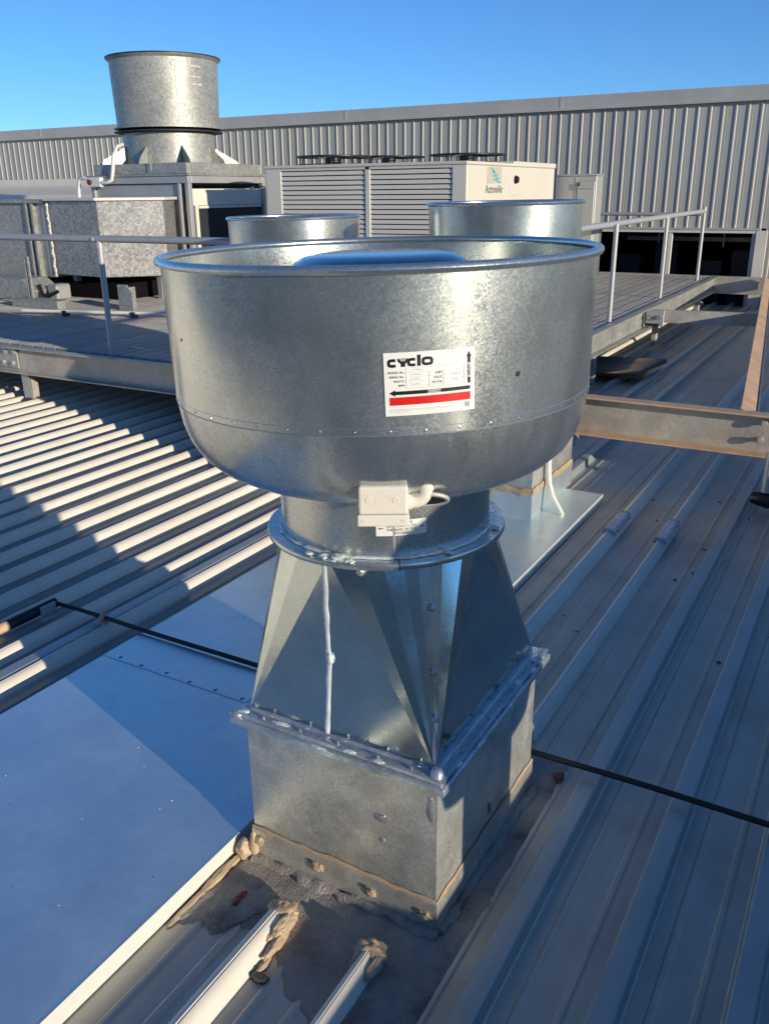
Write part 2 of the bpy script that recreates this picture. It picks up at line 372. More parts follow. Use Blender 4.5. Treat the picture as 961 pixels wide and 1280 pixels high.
def fan_head(t, T, cx, cy, k, z0, zn, mats, seg=96):
    """round flange, neck, bowl, drum, rim, motor cover. k scales radii, heights from z0 (flange) to rim"""
    mf, mbowl = mats
    H = lambda h: z0+h*zn
    MB(T).lathe([(.236*k,H(-.006)),(.270*k,H(-.006)),(.271*k,H(-.003)),(.271*k,H(.003)),(.270*k,H(.006)),(.236*k,H(.006))], cx, cy, seg).build('round_flange', M_FAN, t, smooth=35)
    MB(T).lathe([(.2365*k,H(-.03)),(.2365*k,H(.150))], cx, cy, seg).build('neck', mf, t, smooth=40)
    bowl = MB(T).lathe([(.237*k,H(.143)),(.252*k,H(.147)),(.300*k,H(.151)),(.340*k,H(.163)),(.375*k,H(.183)),(.400*k,H(.207)),(.418*k,H(.237)),(.429*k,H(.270)),(.4345*k,H(.305)),(.4365*k,H(.332))], cx, cy, seg).build('bowl', mbowl, t, smooth=40)
    drum = MB(T).lathe([(.4372*k,H(.3205)),(.4380*k,H(.321)),(.4381*k,H(.3325)),(.4376*k,H(.3335)),(.4377*k,H(.345)),(.4410*k,H(.590)),(.4390*k,H(.590)),(.4355*k,H(.36)),(.40*k,H(.33)),(.02*k,H(.33))], cx, cy, seg).build('drum', mf, t, smooth=12)
    rim = MB(T).lathe([(.444*k+.0085*math.cos(a), H(.594)+.0085*math.sin(a)) for a in [2*math.pi*i/12 for i in range(13)]], cx, cy, seg).build('rim', M_FAN, t, smooth=60)
    MB(T).lathe([(.10*k,H(.33)),(.19*k,H(.40)),(.195*k,H(.535)),(.190*k,H(.560)),(.176*k,H(.578)),(.155*k,H(.5885)),(.12*k,H(.593)),(.03*k,H(.595))], cx, cy, 64, (False, True)).build('motor_cover', M_CONE, t, smooth=40)
    return bowl, drum, rim
fan = thing('exhaust_fan', (AX, AY, 0), 'large new galvanised exhaust fan with white nameplate on a square upstand', 'exhaust fan')
T0 = tilt_fn(AX, AY, .42, 1.0)
bowl, drum, rim = fan_head(fan, T0, AX, AY, 1.0, .840, 1.0, (M_FAN, M_FAN2))
cone = transition(T0, AX, AY, HX, .281, .425, .835, .243, 5, BCX-AX).build('transition', M_CONE, fan)
# upstand
ub = MB(); 
for a in ((BX0,BX1,BY0,BY0+.003),(BX0,BX1,BY1-.003,BY1),(BX0,BX0+.003,BY0+.003,BY1-.003),(BX1-.003,BX1,BY0+.003,BY1-.003)): ub.box(*a, -.02, BZ)
upstand = ub.build('upstand', M_BOX, fan)
sk = MB(); e = .005
for a in ((BX0-e,BX1+e,BY0-e,BY0-.0008),(BX0-e,BX1+e,BY1+.0008,BY1+e),(BX0-e,BX0-.0008,BY0-.0008,BY1+.0008),(BX1+.0008,BX1+e,BY0-.0008,BY1+.0008)): sk.box(*a, -.02, .088)
sk.build('base_flashing', M_BOX, upstand)
bs = MB()
bead(bs, [(BX0-.004,BY0-e+.001,.091),(BX1+.004,BY0-e+.001,.086)], .020, .002, (0,-1,0), 3, .35)
bead(bs, [(BX1+e-.001,BY0-.004,.086),(BX1+e-.001,BY1+.004,.090)], .018, .002, (1,0,0), 5, .35)
bs.build('silicone_band', M_BROWN, upstand, smooth=60)
for i, (x, z, s_) in enumerate([(-.953,.055,.016),(-.806,.048,.013),(-.668,.045,.017),(-1.125,.06,.014)]):
    blob((x, BY0-.006, z), s_*1.0, .007, s_*.8, 20+i, .4, 4).build('silicone_blob', M_BROWN, upstand, smooth=60)
    MB().obox((x-.02, BY0-.0068, z+.009), ((1,0,0),(0,1,0),(0,0,1)), (.007,.0012,.005)).build('dark_smear', M_DIRT, upstand)
blob((-.782, BY0, .263), .014, .0035, .011, 41, .6, 3, 2.4).build('silver_patch', M_SILVER, upstand, smooth=60)
blob((-.777, BY0, .205), .006, .003, .006, 42).build('silver_patch', M_SILVER, upstand, smooth=60)
blob((-.658, BY0, .335), .008, .0022, .032, 43, .5, 3, 2.2).build('silver_patch', M_SILVER, upstand, smooth=60)
blob((BX1+.004, 1.62, .135), .004, .006, .02, 44).build('silicone_blob', M_BROWN, upstand, smooth=60)
blob((-1.143, BY0-.004, .03), .014, .014, .055, 45).build('silicone_blob', M_BROWN, upstand, smooth=60)
# upstand flange
FX0, FX1, FY0, FY1 = -1.168, -.617, 1.303, 1.934
uf = MB()
for a in ((FX0,FX1,FY0,AY-.279),(FX0,FX1,AY+.279,FY1),(FX0,BCX-.239,AY-.279,AY+.279),(BCX+.239,FX1,AY-.279,AY+.279)): uf.box(*a, .397, .414)
flange = uf.build('upstand_flange', M_FLANGE, fan, bevel=.002)
u2 = MB()
for a in ((FX0+.008,FX1-.008,FY0+.007,AY-.28),(FX0+.008,FX1-.008,AY+.28,FY1-.007),(FX0+.008,BCX-.240,AY-.28,AY+.28),(BCX+.240,FX1-.008,AY-.28,AY+.28)): u2.box(*a, .4145, .4285)
u2.build('transition_flange', M_FLANGE, fan, bevel=.002)
sl = MB(); n0 = (0,-.5,1)
bead(sl, [(FX0+.004,FY0+.015,.4285),(FX1-.004,FY0+.015,.4285)], .018, .0022, (0,0,1), 1, .35, .02)
bead(sl, [(FX1-.015,FY0+.002,.4285),(FX1-.015,FY1-.004,.4285)], .018, .0022, (0,0,1), 7, .35, .02)
bead(sl, [(FX0+.002,FY0+.0035,.4145),(FX1-.002,FY0+.0035,.4145)], .008, .002, (0,-.6,1), 2, .35, .02)
bead(sl, [(FX1-.0035,FY0+.002,.4145),(FX1-.0035,FY1-.002,.4145)], .008, .002, (.6,0,1), 9, .35, .02)
bead(sl, [(FX0+.04,AY-.2825,.4295),(FX1-.05,AY-.2825,.4295)], .012, .0035, (0,-1,1), 13, .35, .02)
bead(sl, [(BCX+.2425,FY0+.04,.4295),(BCX+.2425,FY1-.05,.4295)], .012, .0035, (1,0,1), 14, .35, .02)
sl.build('silver_sealant', M_SILVER, flange, smooth=60)
q_ = random.Random(17)
for i in range(17):
    if i < 9: c_, rr_ = (FX0+.03+i*.058+q_.uniform(-.02,.02), FY0+q_.choice((.004,.016)), q_.choice((.412,.429))), (q_.uniform(.010,.026), .006, .0035)
    else: c_, rr_ = (FX1-q_.choice((.004,.016)), FY0+.06+(i-9)*.072+q_.uniform(-.02,.02), q_.choice((.412,.429))), (.006, q_.uniform(.010,.026), .0035)
    blob(c_, *rr_, 200+i, .5, 3, 2.0).build('sealant_smear', M_CLEAR, flange, smooth=70)
blob((FX1-.026, FY0+.022, .432), .017, .016, .014, 51).build('silver_sealant', M_SILVER, flange, smooth=60)
blob((FX1-.040, FY0+.038, .470), .006, .006, .05, 52, .25).build('silver_sealant', M_SILVER, flange, smooth=60)
blob((FX0+.012, FY0+.010, .421), .018, .014, .009, 53).build('silver_sealant', M_SILVER, flange, smooth=60)
for x in (-1.08,-.98,-.88,-.78,-.70): MB().lathe([(.0045,.4285),(.0045,.434),(.002,.4365)], x, FY0+.014, 8, (False,True)).build('screw', M_RIVET, flange, smooth=40)
for y in (1.42,1.56,1.70,1.84): MB().lathe([(.0045,.4285),(.0045,.436),(.002,.4375)], FX1-.014, y, 8, (False,True)).build('screw', M_RIVET, flange, smooth=40)
# sealant run down the seam of the front face of the transition
apex = T0(Vector((AX, AY-.243, .833))); base = Vector((BCX-.028, AY-.281, .432)); nf = Vector((0,-1,.09)).normalized()
mid = apex.lerp(base, .55)+Vector((.004,0,0))
sb = MB(); bead(sb, [apex+Vector((-.012,0,0)), apex.lerp(base,.3)+Vector((-.004,0,0)), mid, base], .015, .0034, nf, 21, .4)
sb.build('sealant_run', M_CLEAR, cone, smooth=60)
blob(mid+Vector((.004,-.003,0)), .008, .006, .012, 61).build('sealant_blob', M_CLEAR, cone, smooth=60)
for i, z in enumerate((.745,.53,.62)):
    f = (z-.425)/(.835-.425); p = Vector((BCX+HX,AY-.281,.425)).lerp(T0(Vector((AX+.243*.78, AY-.243*.62, .835))), f)
    blob(p+Vector((.002,-.002,0)), .007, .007, .009, 70+i).build('sealant_blob', M_SILVER, cone, smooth=60)
# sealant on the round flange
rb = MB(T0); P = [(AX+.238*math.cos(R(a)), AY+.238*math.sin(R(a)), .848) for a in range(-178, 20, 4)]
bead(rb, P, .011, .004, (0,0,1), 31, .6, .01); rb.build('flange_sealant', M_CLEAR, fan, smooth=60)
for i, (a, r_, s_) in enumerate([(-83,.256,.017),(-90,.258,.012),(-77,.262,.010),(-98,.262,.008),(-30,.253,.008),(10,.255,.008)]):
    c = T0(Vector((AX+r_*math.cos(R(a)), AY+r_*math.sin(R(a)), .850))); blob(c, s_*1.2, s_*.8, s_*.4, 80+i, .5, 3, 2.2).build('sealant_blob', M_CLEAR, fan, smooth=60)
blob(T0(Vector((AX+.262*math.cos(R(-72)), AY+.262*math.sin(R(-72)), .828))), .01, .008, .01, 91).build('sealant_blob', M_SILVER, fan, smooth=60)
# drum details: rivets on the bowl seam, screw holes, lap seam of the neck
def cyl_pt(a, z, r): return T0(Vector((AX+r*math.cos(R(a)), AY+r*math.sin(R(a)), z)))
def stud(name, a, z, r, rad, h, mat, parent):
    c = cyl_pt(a, z, r); n = Vector((math.cos(R(a)), math.sin(R(a)), 0)); u = Vector((-n.y, n.x, 0)); vs = []; fs = []
    for q, (rr_, hh) in enumerate(((rad,-.001),(rad*.85,h*.7),(rad*.35,h))):
        for k_ in range(8): t = 2*math.pi*k_/8; vs.append(c+n*hh+(u*math.cos(t)+Vector((0,0,1))*math.sin(t))*rr_)
    for q in range(2):
        for k_ in range(8): fs.append((q*8+k_, q*8+(k_+1) % 8, q*8+8+(k_+1) % 8, q*8+8+k_))
    fs.append(tuple(16+k_ for k_ in range(8)))
    return MB().add(vs, fs).build(name, mat, parent, smooth=50)
for i in range(45):
    a = -180+i*8+1.5
    if -160 < a < 50: stud('rivet', a, 1.1665, .4380, .0032, .0010, M_FAN, drum)
MB(T0).lathe([(.4374,1.1592),(.4383,1.1594),(.4383,1.1606),(.4374,1.1608)], AX, AY, 96).build('seam_line', M_DRIVET, drum, smooth=20)
stud('screw_hole', -27.4, 1.247, .4382, .006, .0012, M_SCREW, drum)
stud('screw_hole', -118, 1.30, .439, .0035, .0010, M_SCREW, drum)
ls = MB(T0); vs = []
for z in (.85,.99):
    for a in (-57,-56.2,-55.9,-55.7): vs.append((AX+(.2365+(.0016 if a > -56.5 and a < -55.8 else .0003))*math.cos(R(a)), AY+(.2365+(.0016 if a > -56.5 and a < -55.8 else .0003))*math.sin(R(a)), z))
ls.add(vs, [(0,1,5,4),(1,2,6,5),(2,3,7,6)]).build('lap_seam', M_GALVDULL, fan)
ls = MB(T0); ls.add([(AX+r_*math.cos(R(a)), AY+r_*math.sin(R(a)), z) for r_, z in ((.2385,.8485),(.271,.8465),(.2725,.833)) for a in (-54.8,-54.3)], [(0,1,3,2),(2,3,5,4)]).build('flange_joint', M_SCREW, fan)

# ---- nameplate on the drum (bent round it)
LA, LZ, LR = -49.3, 1.2492, .4396
SC = 1.955e-4
def lab(u, v, off):                # u right, v down, in label units from the top left corner
    x = (u-399)*SC; y = (272.5-v)*SC; th = R(1.0); x, y = x*math.cos(th)-y*math.sin(th), x*math.sin(th)+y*math.cos(th)
    r_ = LR+(1.2492+y-1.2)*.0145+off; a = R(LA)+x/.4405
    return T0(Vector((AX+r_*math.cos(a), AY+r_*math.sin(a), LZ+y)))
def lrect(mb, u0, v0, u1, v1, off):
    n = max(1, int((u1-u0)/25)); vs = []
    for i in range(n+1):
        u = u0+(u1-u0)*i/n; vs += [lab(u, v0, off), lab(u, v1, off)]
    mb.add(vs, [(2*i, 2*i+1, 2*i+3, 2*i+2) for i in range(n)])
def lpoly(mb, pts, off): mb.add([lab(u, v, off) for u, v in pts], [tuple(range(len(pts)))])
def lstroke(mb, pts, wd, off):
    n = len(pts); vs = []
    for i, p in enumerate(pts):
        a = pts[max(i-1,0)]; b = pts[min(i+1,n-1)]; dx, dy = b[0]-a[0], b[1]-a[1]; l = math.hypot(dx,dy) or 1; nx, ny = -dy/l*wd/2, dx/l*wd/2
        vs += [lab(p[0]+nx, p[1]+ny, off), lab(p[0]-nx, p[1]-ny, off)]
    mb.add(vs, [(2*i, 2*i+1, 2*i+3, 2*i+2) for i in range(n-1)])
def ltext(mb, body, u, v, size, align='CENTER', off=.0011, rot=0, bold=0.):
    vs_, fs_ = text_geo(body, size, align, bold)
    c, s_ = math.cos(R(rot)), math.sin(R(rot))
    mb.add([lab(u+p.x*c-p.y*s_, v-(p.x*s_+p.y*c), off) for p in vs_], fs_)
pl = MB(); lrect(pl, 0, 0, 798, 545, .0005); plate = pl.build('nameplate', M_STICK, drum, smooth=60)
lt = MB()
def arc(cx, cy, rx, ry, a0, a1, n=18):
    o = []
    for i in range(n+1):
        t = R(a0+(a1-a0)*i/n); c, s_ = math.cos(t), math.sin(t)
        q = .62; o.append((cx+rx*math.copysign(abs(c)**q, c), cy+ry*math.copysign(abs(s_)**q, s_)))
    return o
O1 = .0010
lstroke(lt, [(102,66)]+arc(78, 88, 34, 24, -62, -298, 26)+[(102,110)], 25, O1)          # c
lpoly(lt, [(118,52),(122,76),(146,96),(146,122),(184,122),(184,96),(207,76),(211,52),(200,52),(190,60),(140,60),(130,52)], O1)   # y
lstroke(lt, [(270,64)]+arc(246, 86, 34, 24, -62, -298, 26)+[(270,108)], 25, O1)         # c
lrect(lt, 286, 26, 316, 122, O1)                                                         # l
lstroke(lt, arc(374, 84, 38, 25, 0, 360, 36), 25, O1)                                    # o
for s_, v, u in (('MODEL No.',170,172),('SERIAL No.',208,172),('WATTS',246,172),('RPM',283,172)): ltext(lt, s_, u, v, 27, 'RIGHT')
for s_, v, u in (('AMPS',190,500),('VOLTS',230,500),('MOTOR',270,500)): ltext(lt, s_, u, v, 25, 'RIGHT')
lpoly(lt, [(38,346),(90,318),(90,374)], O1); lrect(lt, 89, 330, 755, 362, O1)
lpoly(lt, [(744,32),(722,78),(768,78)], O1); lrect(lt, 731, 77, 758, 306, O1)
lt.build('lettering', M_PBLACK, plate)
yc = MB(); lpoly(yc, [(128,48),(202,48),(190,64),(182,74),(148,74),(140,64)], .0014); yc.build('logo_funnel', M_PSILV, plate)
gl = MB()
for v in (132,172,210,248,286,306): lrect(gl, 185, v, 700, v+2.5, O1)
for u in (185,384,512,698): lrect(gl, u, 132 if u in (185,698) else 172, u+2.5, 306, O1)
rng_ = random.Random(3)
for (u0, v) in ((240,152),(225,192),(215,230),(215,270),(590,212),(590,262)):                # pen scribbles
    pts = [(u0+i*7, v+rng_.uniform(-9,9)) for i in range(15 if u0 < 500 else 8)]; lstroke(gl, pts, 3.0, O1)
for v in (488,498,512): lrect(gl, 36, v, 36+(530 if v < 505 else 180), v+3, O1)
lrect(gl, 706, 470, 750, 515, O1)
gl.build('fine_print', M_PSILV, plate)
rd = MB(); lrect(rd, 40, 382, 757, 452, O1); rd.build('red_bar', M_RED, plate)
wt = MB(); lrect(wt, 368, 334, 486, 358, .0015); lrect(wt, 735, 130, 754, 255, .0015); wt.build('text_panel', M_STICK, plate)
wb = MB(); ltext(wb, 'ROTATION', 427, 347, 23, off=.002, bold=.6); ltext(wb, 'AIRFLOW', 744.5, 192, 23, off=.002, rot=90, bold=.6); wb.build('panel_text', M_PBLACK, plate)

# ---- isolator under the bowl, its conduit, the gland in the bowl and the warning label
IA = -60.5
nI = Vector((math.cos(R(IA)), math.sin(R(IA)), 0)); tI = Vector((-nI.y, nI.x, 0)); zI = Vector((0,0,1))
cI = T0(Vector((AX, AY, 1.025)))+nI*.376
iso = MB().obox(cI+zI*.011, (tI,nI,zI), (.044,.042,.026)).build('isolator_box', M_PVC, fan, bevel=.004, seg=2)
MB().obox(cI-zI*.0265, (tI,nI,zI), (.0465,.0445,.011)).build('isolator_lid', M_PVC, iso, bevel=.003, seg=2)
for s_ in (-1, 1):
    c = cI+tI*(.024*s_-.001)+nI*.042+zI*.012; pts = [c+(tI*math.cos(t)+zI*math.sin(t))*.0125 for t in [2*math.pi*i/20 for i in range(20)]]
    MB().tube(pts, .0006, 5, closed=True).build('knockout_ring', M_PVC, iso, smooth=60)
    MB().tube([c-nI*.0015, c+nI*.0009], .0065, 16).build('knockout', M_PVC, iso)
for s_ in (-1, 1):
    MB().tube([cI+tI*.036*s_+nI*.0440-zI*.0265, cI+tI*.036*s_+nI*.0452-zI*.0265], .0035, 10).build('lid_screw', M_BEIGE, iso)
e0 = cI+tI*.043-zI*.002+nI*.01
pth = [e0, e0+tI*.012]+[e0+tI*(.012+.022*math.sin(R(a)))+zI*(.022-.022*math.cos(R(a))) for a in (15,30,45,60,75,90)]+[e0+tI*.034+zI*.05]
MB().tube(pth, .0125, 14).build('conduit_elbow', M_PVC, fan, smooth=50)
MB().tube([e0+tI*.001, e0+tI*.010], .0150, 14).build('conduit_coupling', M_PVC, fan, smooth=50)
MB().tube([e0+tI*.034+zI*.024, e0+tI*.034+zI*.036], .0148, 14).build('conduit_coupling', M_PVC, fan, smooth=50)
gc = Vector((e0.x, e0.y, 0))+tI*.034-nI*.010+zI*1.024; gn = (nI*.75-zI*.66).normalized(); gu = tI; gv = gn.cross(gu)
MB().tube([gc+gn*.001+gu*.040*math.cos(t)+gv*.020*math.sin(t) for t in [2*math.pi*i/32 for i in range(32)]], .0045, 8, closed=True).build('gland_ring', M_GALVDULL, fan, smooth=60)
MB().add([gc+gn*.0025+gu*.039*math.cos(t)+gv*.019*math.sin(t) for t in [2*math.pi*i/32 for i in range(32)]], [tuple(range(32))]).build('gland_hole', M_SCREW, fan)
WA, WZ = -52.4, .9125
def wl(x, y, off):
    a = R(WA)+x/.2365; r_ = .2367+off; return T0(Vector((AX+r_*math.cos(a), AY+r_*math.sin(a), WZ+y)))
wp = MB(); vs = []
for i in range(17): x = -.052+.104*i/16; vs += [wl(x,-.0165,.0006), wl(x,.0165,.0006)]
wlab = wp.add(vs, [(2*i,2*i+2,2*i+3,2*i+1) for i in range(16)]).build('warning_label', M_STICK, fan, smooth=60)
wtx = MB()
for s_, y in (('DO NOT FIX',.0115),('ANY SCREWS TO',.0040),('THE BASE OF THE',-.0035),('HOUSING',-.0110)):
    v_, f_ = text_geo(s_, .0078); wtx.add([wl(p.x, p.y+y, .0012) for p in v_], f_)
for s_ in (-1, 1):
    wtx.add([wl(s_*x, y, .0012) for x, y in ((.036,-.0006),(.042,-.0006),(.042,-.002),(.048,0),(.042,.002),(.042,.0006),(.036,.0006))], [tuple(range(7))])
wtx.build('lettering', M_PBLACK, wlab)

# ------------------------------------------------------------------ grey membrane and silicone round the upstand, on the roof
def sheet_on(name, poly, z, mat, label, cat, amp=.004, res=.012, seed=0):
    xs = [p[0] for p in poly]; ys = [p[1] for p in poly]
    def sdist(x, y):                                  # signed distance to the outline, positive inside
        r_ = False; j = len(poly)-1; dm = 9
        for i in range(len(poly)):
            (xi, yi), (xj, yj) = poly[i], poly[j]
            if (yi > y) != (yj > y) and x < (xj-xi)*(y-yi)/(yj-yi)+xi: r_ = not r_
            dx, dy = xj-xi, yj-yi; t = max(0, min(1, ((x-xi)*dx+(y-yi)*dy)/(dx*dx+dy*dy))); dm = min(dm, math.hypot(x-xi-t*dx, y-yi-t*dy)); j = i
        return dm if r_ else -dm
    nx = int((max(xs)-min(xs))/res)+1; ny = int((max(ys)-min(ys))/res)+1; idx = {}; vs = []; fs = []; hs_ = {}
    def hgt(i, j):
        if (i, j) not in hs_:
            x = min(xs)+i*res; y = min(ys)+j*res
            d = sdist(x, y)+.025*noise.noise(Vector((x*14,y*14,seed+20)))+.010*noise.noise(Vector((x*45,y*45,seed+30)))-.018
            k_ = max(-.2, min(1, d/.02))
            hs_[(i,j)] = (x, y, -.003+(z+.003)*k_+k_*amp*(noise.noise(Vector((x*20,y*20,seed+2)))+.5*noise.noise(Vector((x*60,y*60,seed+4)))))
        return hs_[(i,j)]
    for i in range(nx):
        for j in range(ny):
            q = [hgt(i,j), hgt(i+1,j), hgt(i+1,j+1), hgt(i,j+1)]
            x, y = q[0][0]+res/2, q[0][1]+res/2
            if max(p[2] for p in q) < -.001 or (BX0+.004 < x < BX1-.004 and BY0+.004 < y < BY1-.004): continue
            f = []
            for kk, p in zip(((i,j),(i+1,j),(i+1,j+1),(i,j+1)), q):
                if kk not in idx: idx[kk] = len(vs); vs.append(p)
                f.append(idx[kk])
            fs.append(tuple(f))
    return tag(MB().add(vs, fs).build(name, mat, None, smooth=80), label, cat)
sheet_on('sealing_membrane', [(-1.20,1.06),(-1.08,1.06),(-.98,1.13),(-.86,1.02),(-.70,.98),(-.60,.99),(-.548,1.02),(-.548,2.09),(-1.20,2.09)], .0065, M_MEMB,
         'rough grey sealing membrane on the roof round the foot of the upstand', 'membrane', .0022, .008, 3)
def sealant_mass(name, items, mat, label):
    t = thing(name, items[0][0], label, 'sealant')
    for i, (c, a, b_, h) in enumerate(items): blob(c, a, b_, h, 100+i*3+len(items), .28, 4, 1.6).build('lump', mat, t, smooth=70)
    return t
sealant_mass('silicone_lump', [((-.965,1.200,.026),.038,.028,.021),((-.940,1.165,.026),.018,.050,.016),((-.928,1.125,.016),.012,.045,.012),((-.925,1.07,.006),.008,.03,.006)], M_BROWN,
             'brown silicone smeared over the cut end of the rib beside the cover sheet')
sealant_mass('silicone_lump', [((-.731,1.200,.026),.040,.026,.024),((-.708,1.170,.024),.014,.036,.016),((-.752,1.175,.024),.010,.03,.014)], M_BROWN, 'brown silicone lump on the cut end of the rib before the upstand corner')
sealant_mass('silicone_lump', [((-1.176,1.235,.004),.012,.09,.010),((-1.178,1.13,.003),.009,.08,.007),((-1.168,1.318,.018),.022,.022,.035)], M_BROWN, 'brown silicone strip along the edge of the cover sheet by the upstand')
sealant_mass('sludge_patch', [((-.915,1.045,.005),.022,.012,.009),((-.93,1.055,.004),.012,.012,.008)], M_DIRT, 'small clod of dark leaf litter beside the sunlit rib')
sealant_mass('membrane_fold', [((-1.085,1.17,.006),.055,.060,.009),((-1.04,1.215,.006),.03,.045,.009)], M_MEMB, 'crumpled grey membrane patch beside the cover sheet edge')
rs = blob((-1.083,1.188,.0135), .010, .028, .004, 5, .5, 3, 2).build('rust_stain', M_RUST, None, smooth=60); tag(rs, 'dark red rust patch on the crumpled grey membrane', 'rust')
rs = blob((-.585,1.978,.010), .017, .022, .006, 6).build('rust_stain', M_RUST, None, smooth=60); tag(rs, 'dark red rust patch on the roof just under the black rod', 'rust')
# a bead of sealant at the foot of the upstand
ft = MB(); bead(ft, [(BX0,BY0-.014,.010),(BX1+.01,BY0-.014,.010)], .03, .010, (0,-.4,1), 61, .6); bead(ft, [(BX1+.014,BY0,.010),(BX1+.014,BY1,.010)], .03, .010, (.4,0,1), 63, .6)
o = ft.build('foot_sealant', M_MEMB, None, smooth=60); tag(o, 'grey bead of sealant along the foot of the square upstand', 'sealant')

# ------------------------------------------------------------------ black rod across the roof, its clamps, pipe and bracket
rod = thing('rod', (-1.0, 1.975, .07), 'long thin black rod laid across the ribs behind the upstand', 'rod')
pts = [(-2.615+i*.12, 1.985-.0002*i+.002*math.sin(i*.7), .066+.0015*math.sin(i*1.1)) for i in range(33)]
MB().tube(pts, .0085, 10).build('rod_bar', M_BLACK, rod, smooth=60)
cl = thing('rod_clamp', (-2.356,1.99,.04), 'small rusty brown clamp holding the black rod beside the cover sheet', 'clamp')
MB().box(-2.366,-2.346,1.965,2.005,.040,.052).build('clamp_foot', M_TAN, cl, bevel=.002); MB().tube([(-2.366,1.985,.066),(-2.346,1.985,.066)], .014, 12).build('clamp_band', M_TAN, cl, smooth=50)
pb = thing('pipe_bracket', (-2.62,1.9,.0), 'black pipe with a rusty end in a grey bracket at the end of the rod', 'pipe')
MB().tube([(-2.63,1.78,.060),(-2.615,1.985,.068)], .020, 12).build('pipe', M_BLACK, pb, smooth=60)
MB().tube([(-2.634,1.55,.058),(-2.630,1.775,.060)], .0195, 12).build('rusty_pipe_end', M_TAN, pb, smooth=60)
MB().box(-2.60,-2.565,1.88,1.98,.040,.046).build('bracket_foot', M_GALVDULL, pb, bevel=.002); MB().box(-2.602,-2.594,1.90,1.97,.046,.085).build('bracket_plate', M_GALVDULL, pb, bevel=.002)

# ------------------------------------------------------------------ clear caps on the ribs, black pipe end
for i, (x, lb) in enumerate(((-.967,'clear plastic rib cap on the rib nearer the painted cover sheet'),(-.731,'clear plastic rib cap on the rib away from the painted cover sheet'))):
    t = thing('rib_cap', (x, 3.93, .042), lb, 'rib cap', 'clear caps on the roof ribs')
    pr = [(-.026,.030),(-.026,.046),(-.018,.056),(.018,.056),(.026,.046),(.026,.030)]
    MB().prism([(x+a, 3.79, b) for a, b in pr], (0,.27,0)).build('cap_body', M_BLUECAP, t, bevel=.003)
    for y in (3.785, 4.05): MB().prism([(x+a*1.12, y, b*1.05) for a, b in pr], (0,.015,0)).build('cap_lip', M_SILVER, t)
    o = MB(); bead(o, [(x+.030,3.79,.032),(x+.030,4.06,.032)], .010, .006, (1,0,.4), 90+i, .5); o.build('sealant_bead', M_SILVER, t, smooth=60)
bp = thing('flexible_pipe', (-.37,4.65,.03), 'black rubber pipe stub lying on the shaded roof by the channel beam', 'pipe')
MB().tube([(-.45,4.58,.055),(-.38,4.56,.06),(-.30,4.57,.065),(-.15,4.62,.065)], [.03,.045,.045,.04], 12).build('pipe_body', M_BLACK, bp, smooth=60)
MB().tube([(-.385,4.56,.10),(-.385,4.58,.30)], .03, 12).build('pipe_riser', M_GALVDULL, bp, smooth=60)
rr = random.Random(11)
for i in range(26):
    x = rr.uniform(-1.0,-.1); y = rr.uniform(1.3,5.2)
    if BX0-.05 < x < BX1+.1 and y < 2.1: continue
    nearest = -.731+round((x+.731)/RP)*RP
    if abs(x-nearest) < .045: continue
    o = blob((x,y,.003), rr.uniform(.004,.009), rr.uniform(.004,.008), .003, i).build('roof_debris', M_DIRT, None, smooth=60); tag(o, 'tiny dark speck of grit on the shaded roof pan', 'grit', 'specks of grit on the roof')

rr = random.Random(23)
for i in range(14):
    x, y = rr.uniform(-2.05,-1.25), rr.uniform(.75,1.75); wh = i % 3 != 0
    o = blob((x,y,.0525), rr.uniform(.001,.0025), rr.uniform(.001,.0025), .0010, i+300).build('sheet_debris', M_PVC if wh else M_DIRT, None, smooth=60)
    tag(o, 'tiny white paint fleck on the wide cover sheet' if wh else 'tiny dark speck of dirt on the wide cover sheet', 'fleck' if wh else 'dirt speck', 'white flecks on the cover sheet' if wh else 'dark specks on the cover sheet')
# ------------------------------------------------------------------ the two other fans
def small_fan(cx, cy, k, zrim, half, base_z, label, wide_label):
    t = thing('exhaust_fan', (cx, cy, 0), label, 'exhaust fan')
    zn = .82; z0 = zrim-.600*zn
    T = tilt_fn(cx, cy, .4, .7)
    b_ = MB()
    for a in ((cx-half,cx+half,cy-half,cy-half+.004),(cx-half,cx+half,cy+half-.004,cy+half),(cx-half,cx-half+.004,cy-half+.004,cy+half-.004),(cx+half-.004,cx+half,cy-half+.004,cy+half-.004)): b_.box(*a, base_z, .56)
    us = b_.build('upstand', M_BOX, t)
    e = .005; s_ = MB()
    for a in ((cx-half-e,cx+half+e,cy-half-e,cy-half-.001),(cx-half-e,cx+half+e,cy+half+.001,cy+half+e),(cx-half-e,cx-half-.001,cy-half-.001,cy+half+.001),(cx+half+.001,cx+half+e,cy-half-.001,cy+half+.001)): s_.box(*a, base_z, .175)
    s_.build('base_flashing', M_PLATE, us)
    h2 = half+.03; MB().box(cx-h2,cx+h2,cy-h2,cy+h2,.56,.585).build('upstand_flange', M_CONE, t, bevel=.002)
    transition(T, cx, cy, half-.01, half-.01, .585, z0-.003, .243*k).build('transition', M_CONE, t)
    fan_head(t, T, cx, cy, k, z0, zn, (M_FAN, M_FAN2), 72)
    return t, us
f2, us2 = small_fan(-1.650, 4.072, .365/.444, 1.500, .300, .047, 'galvanised exhaust fan on the upstand with white conduit and silicone band', '')
tb = MB(); bead(tb, [(-1.953,3.765,.178),(-1.347,3.765,.178)], .034, .004, (0,-1,0), 3, .5); bead(tb, [(-1.344,3.77,.178),(-1.344,4.37,.178)], .034, .004, (1,0,0), 4, .25); tb.build('silicone_band', M_BROWN, us2, smooth=60)
f1, us1 = small_fan(-2.815, 3.985, .350/.444, 1.432, .26, .0, 'galvanised exhaust fan standing on the roof before the walkway front rail', '')
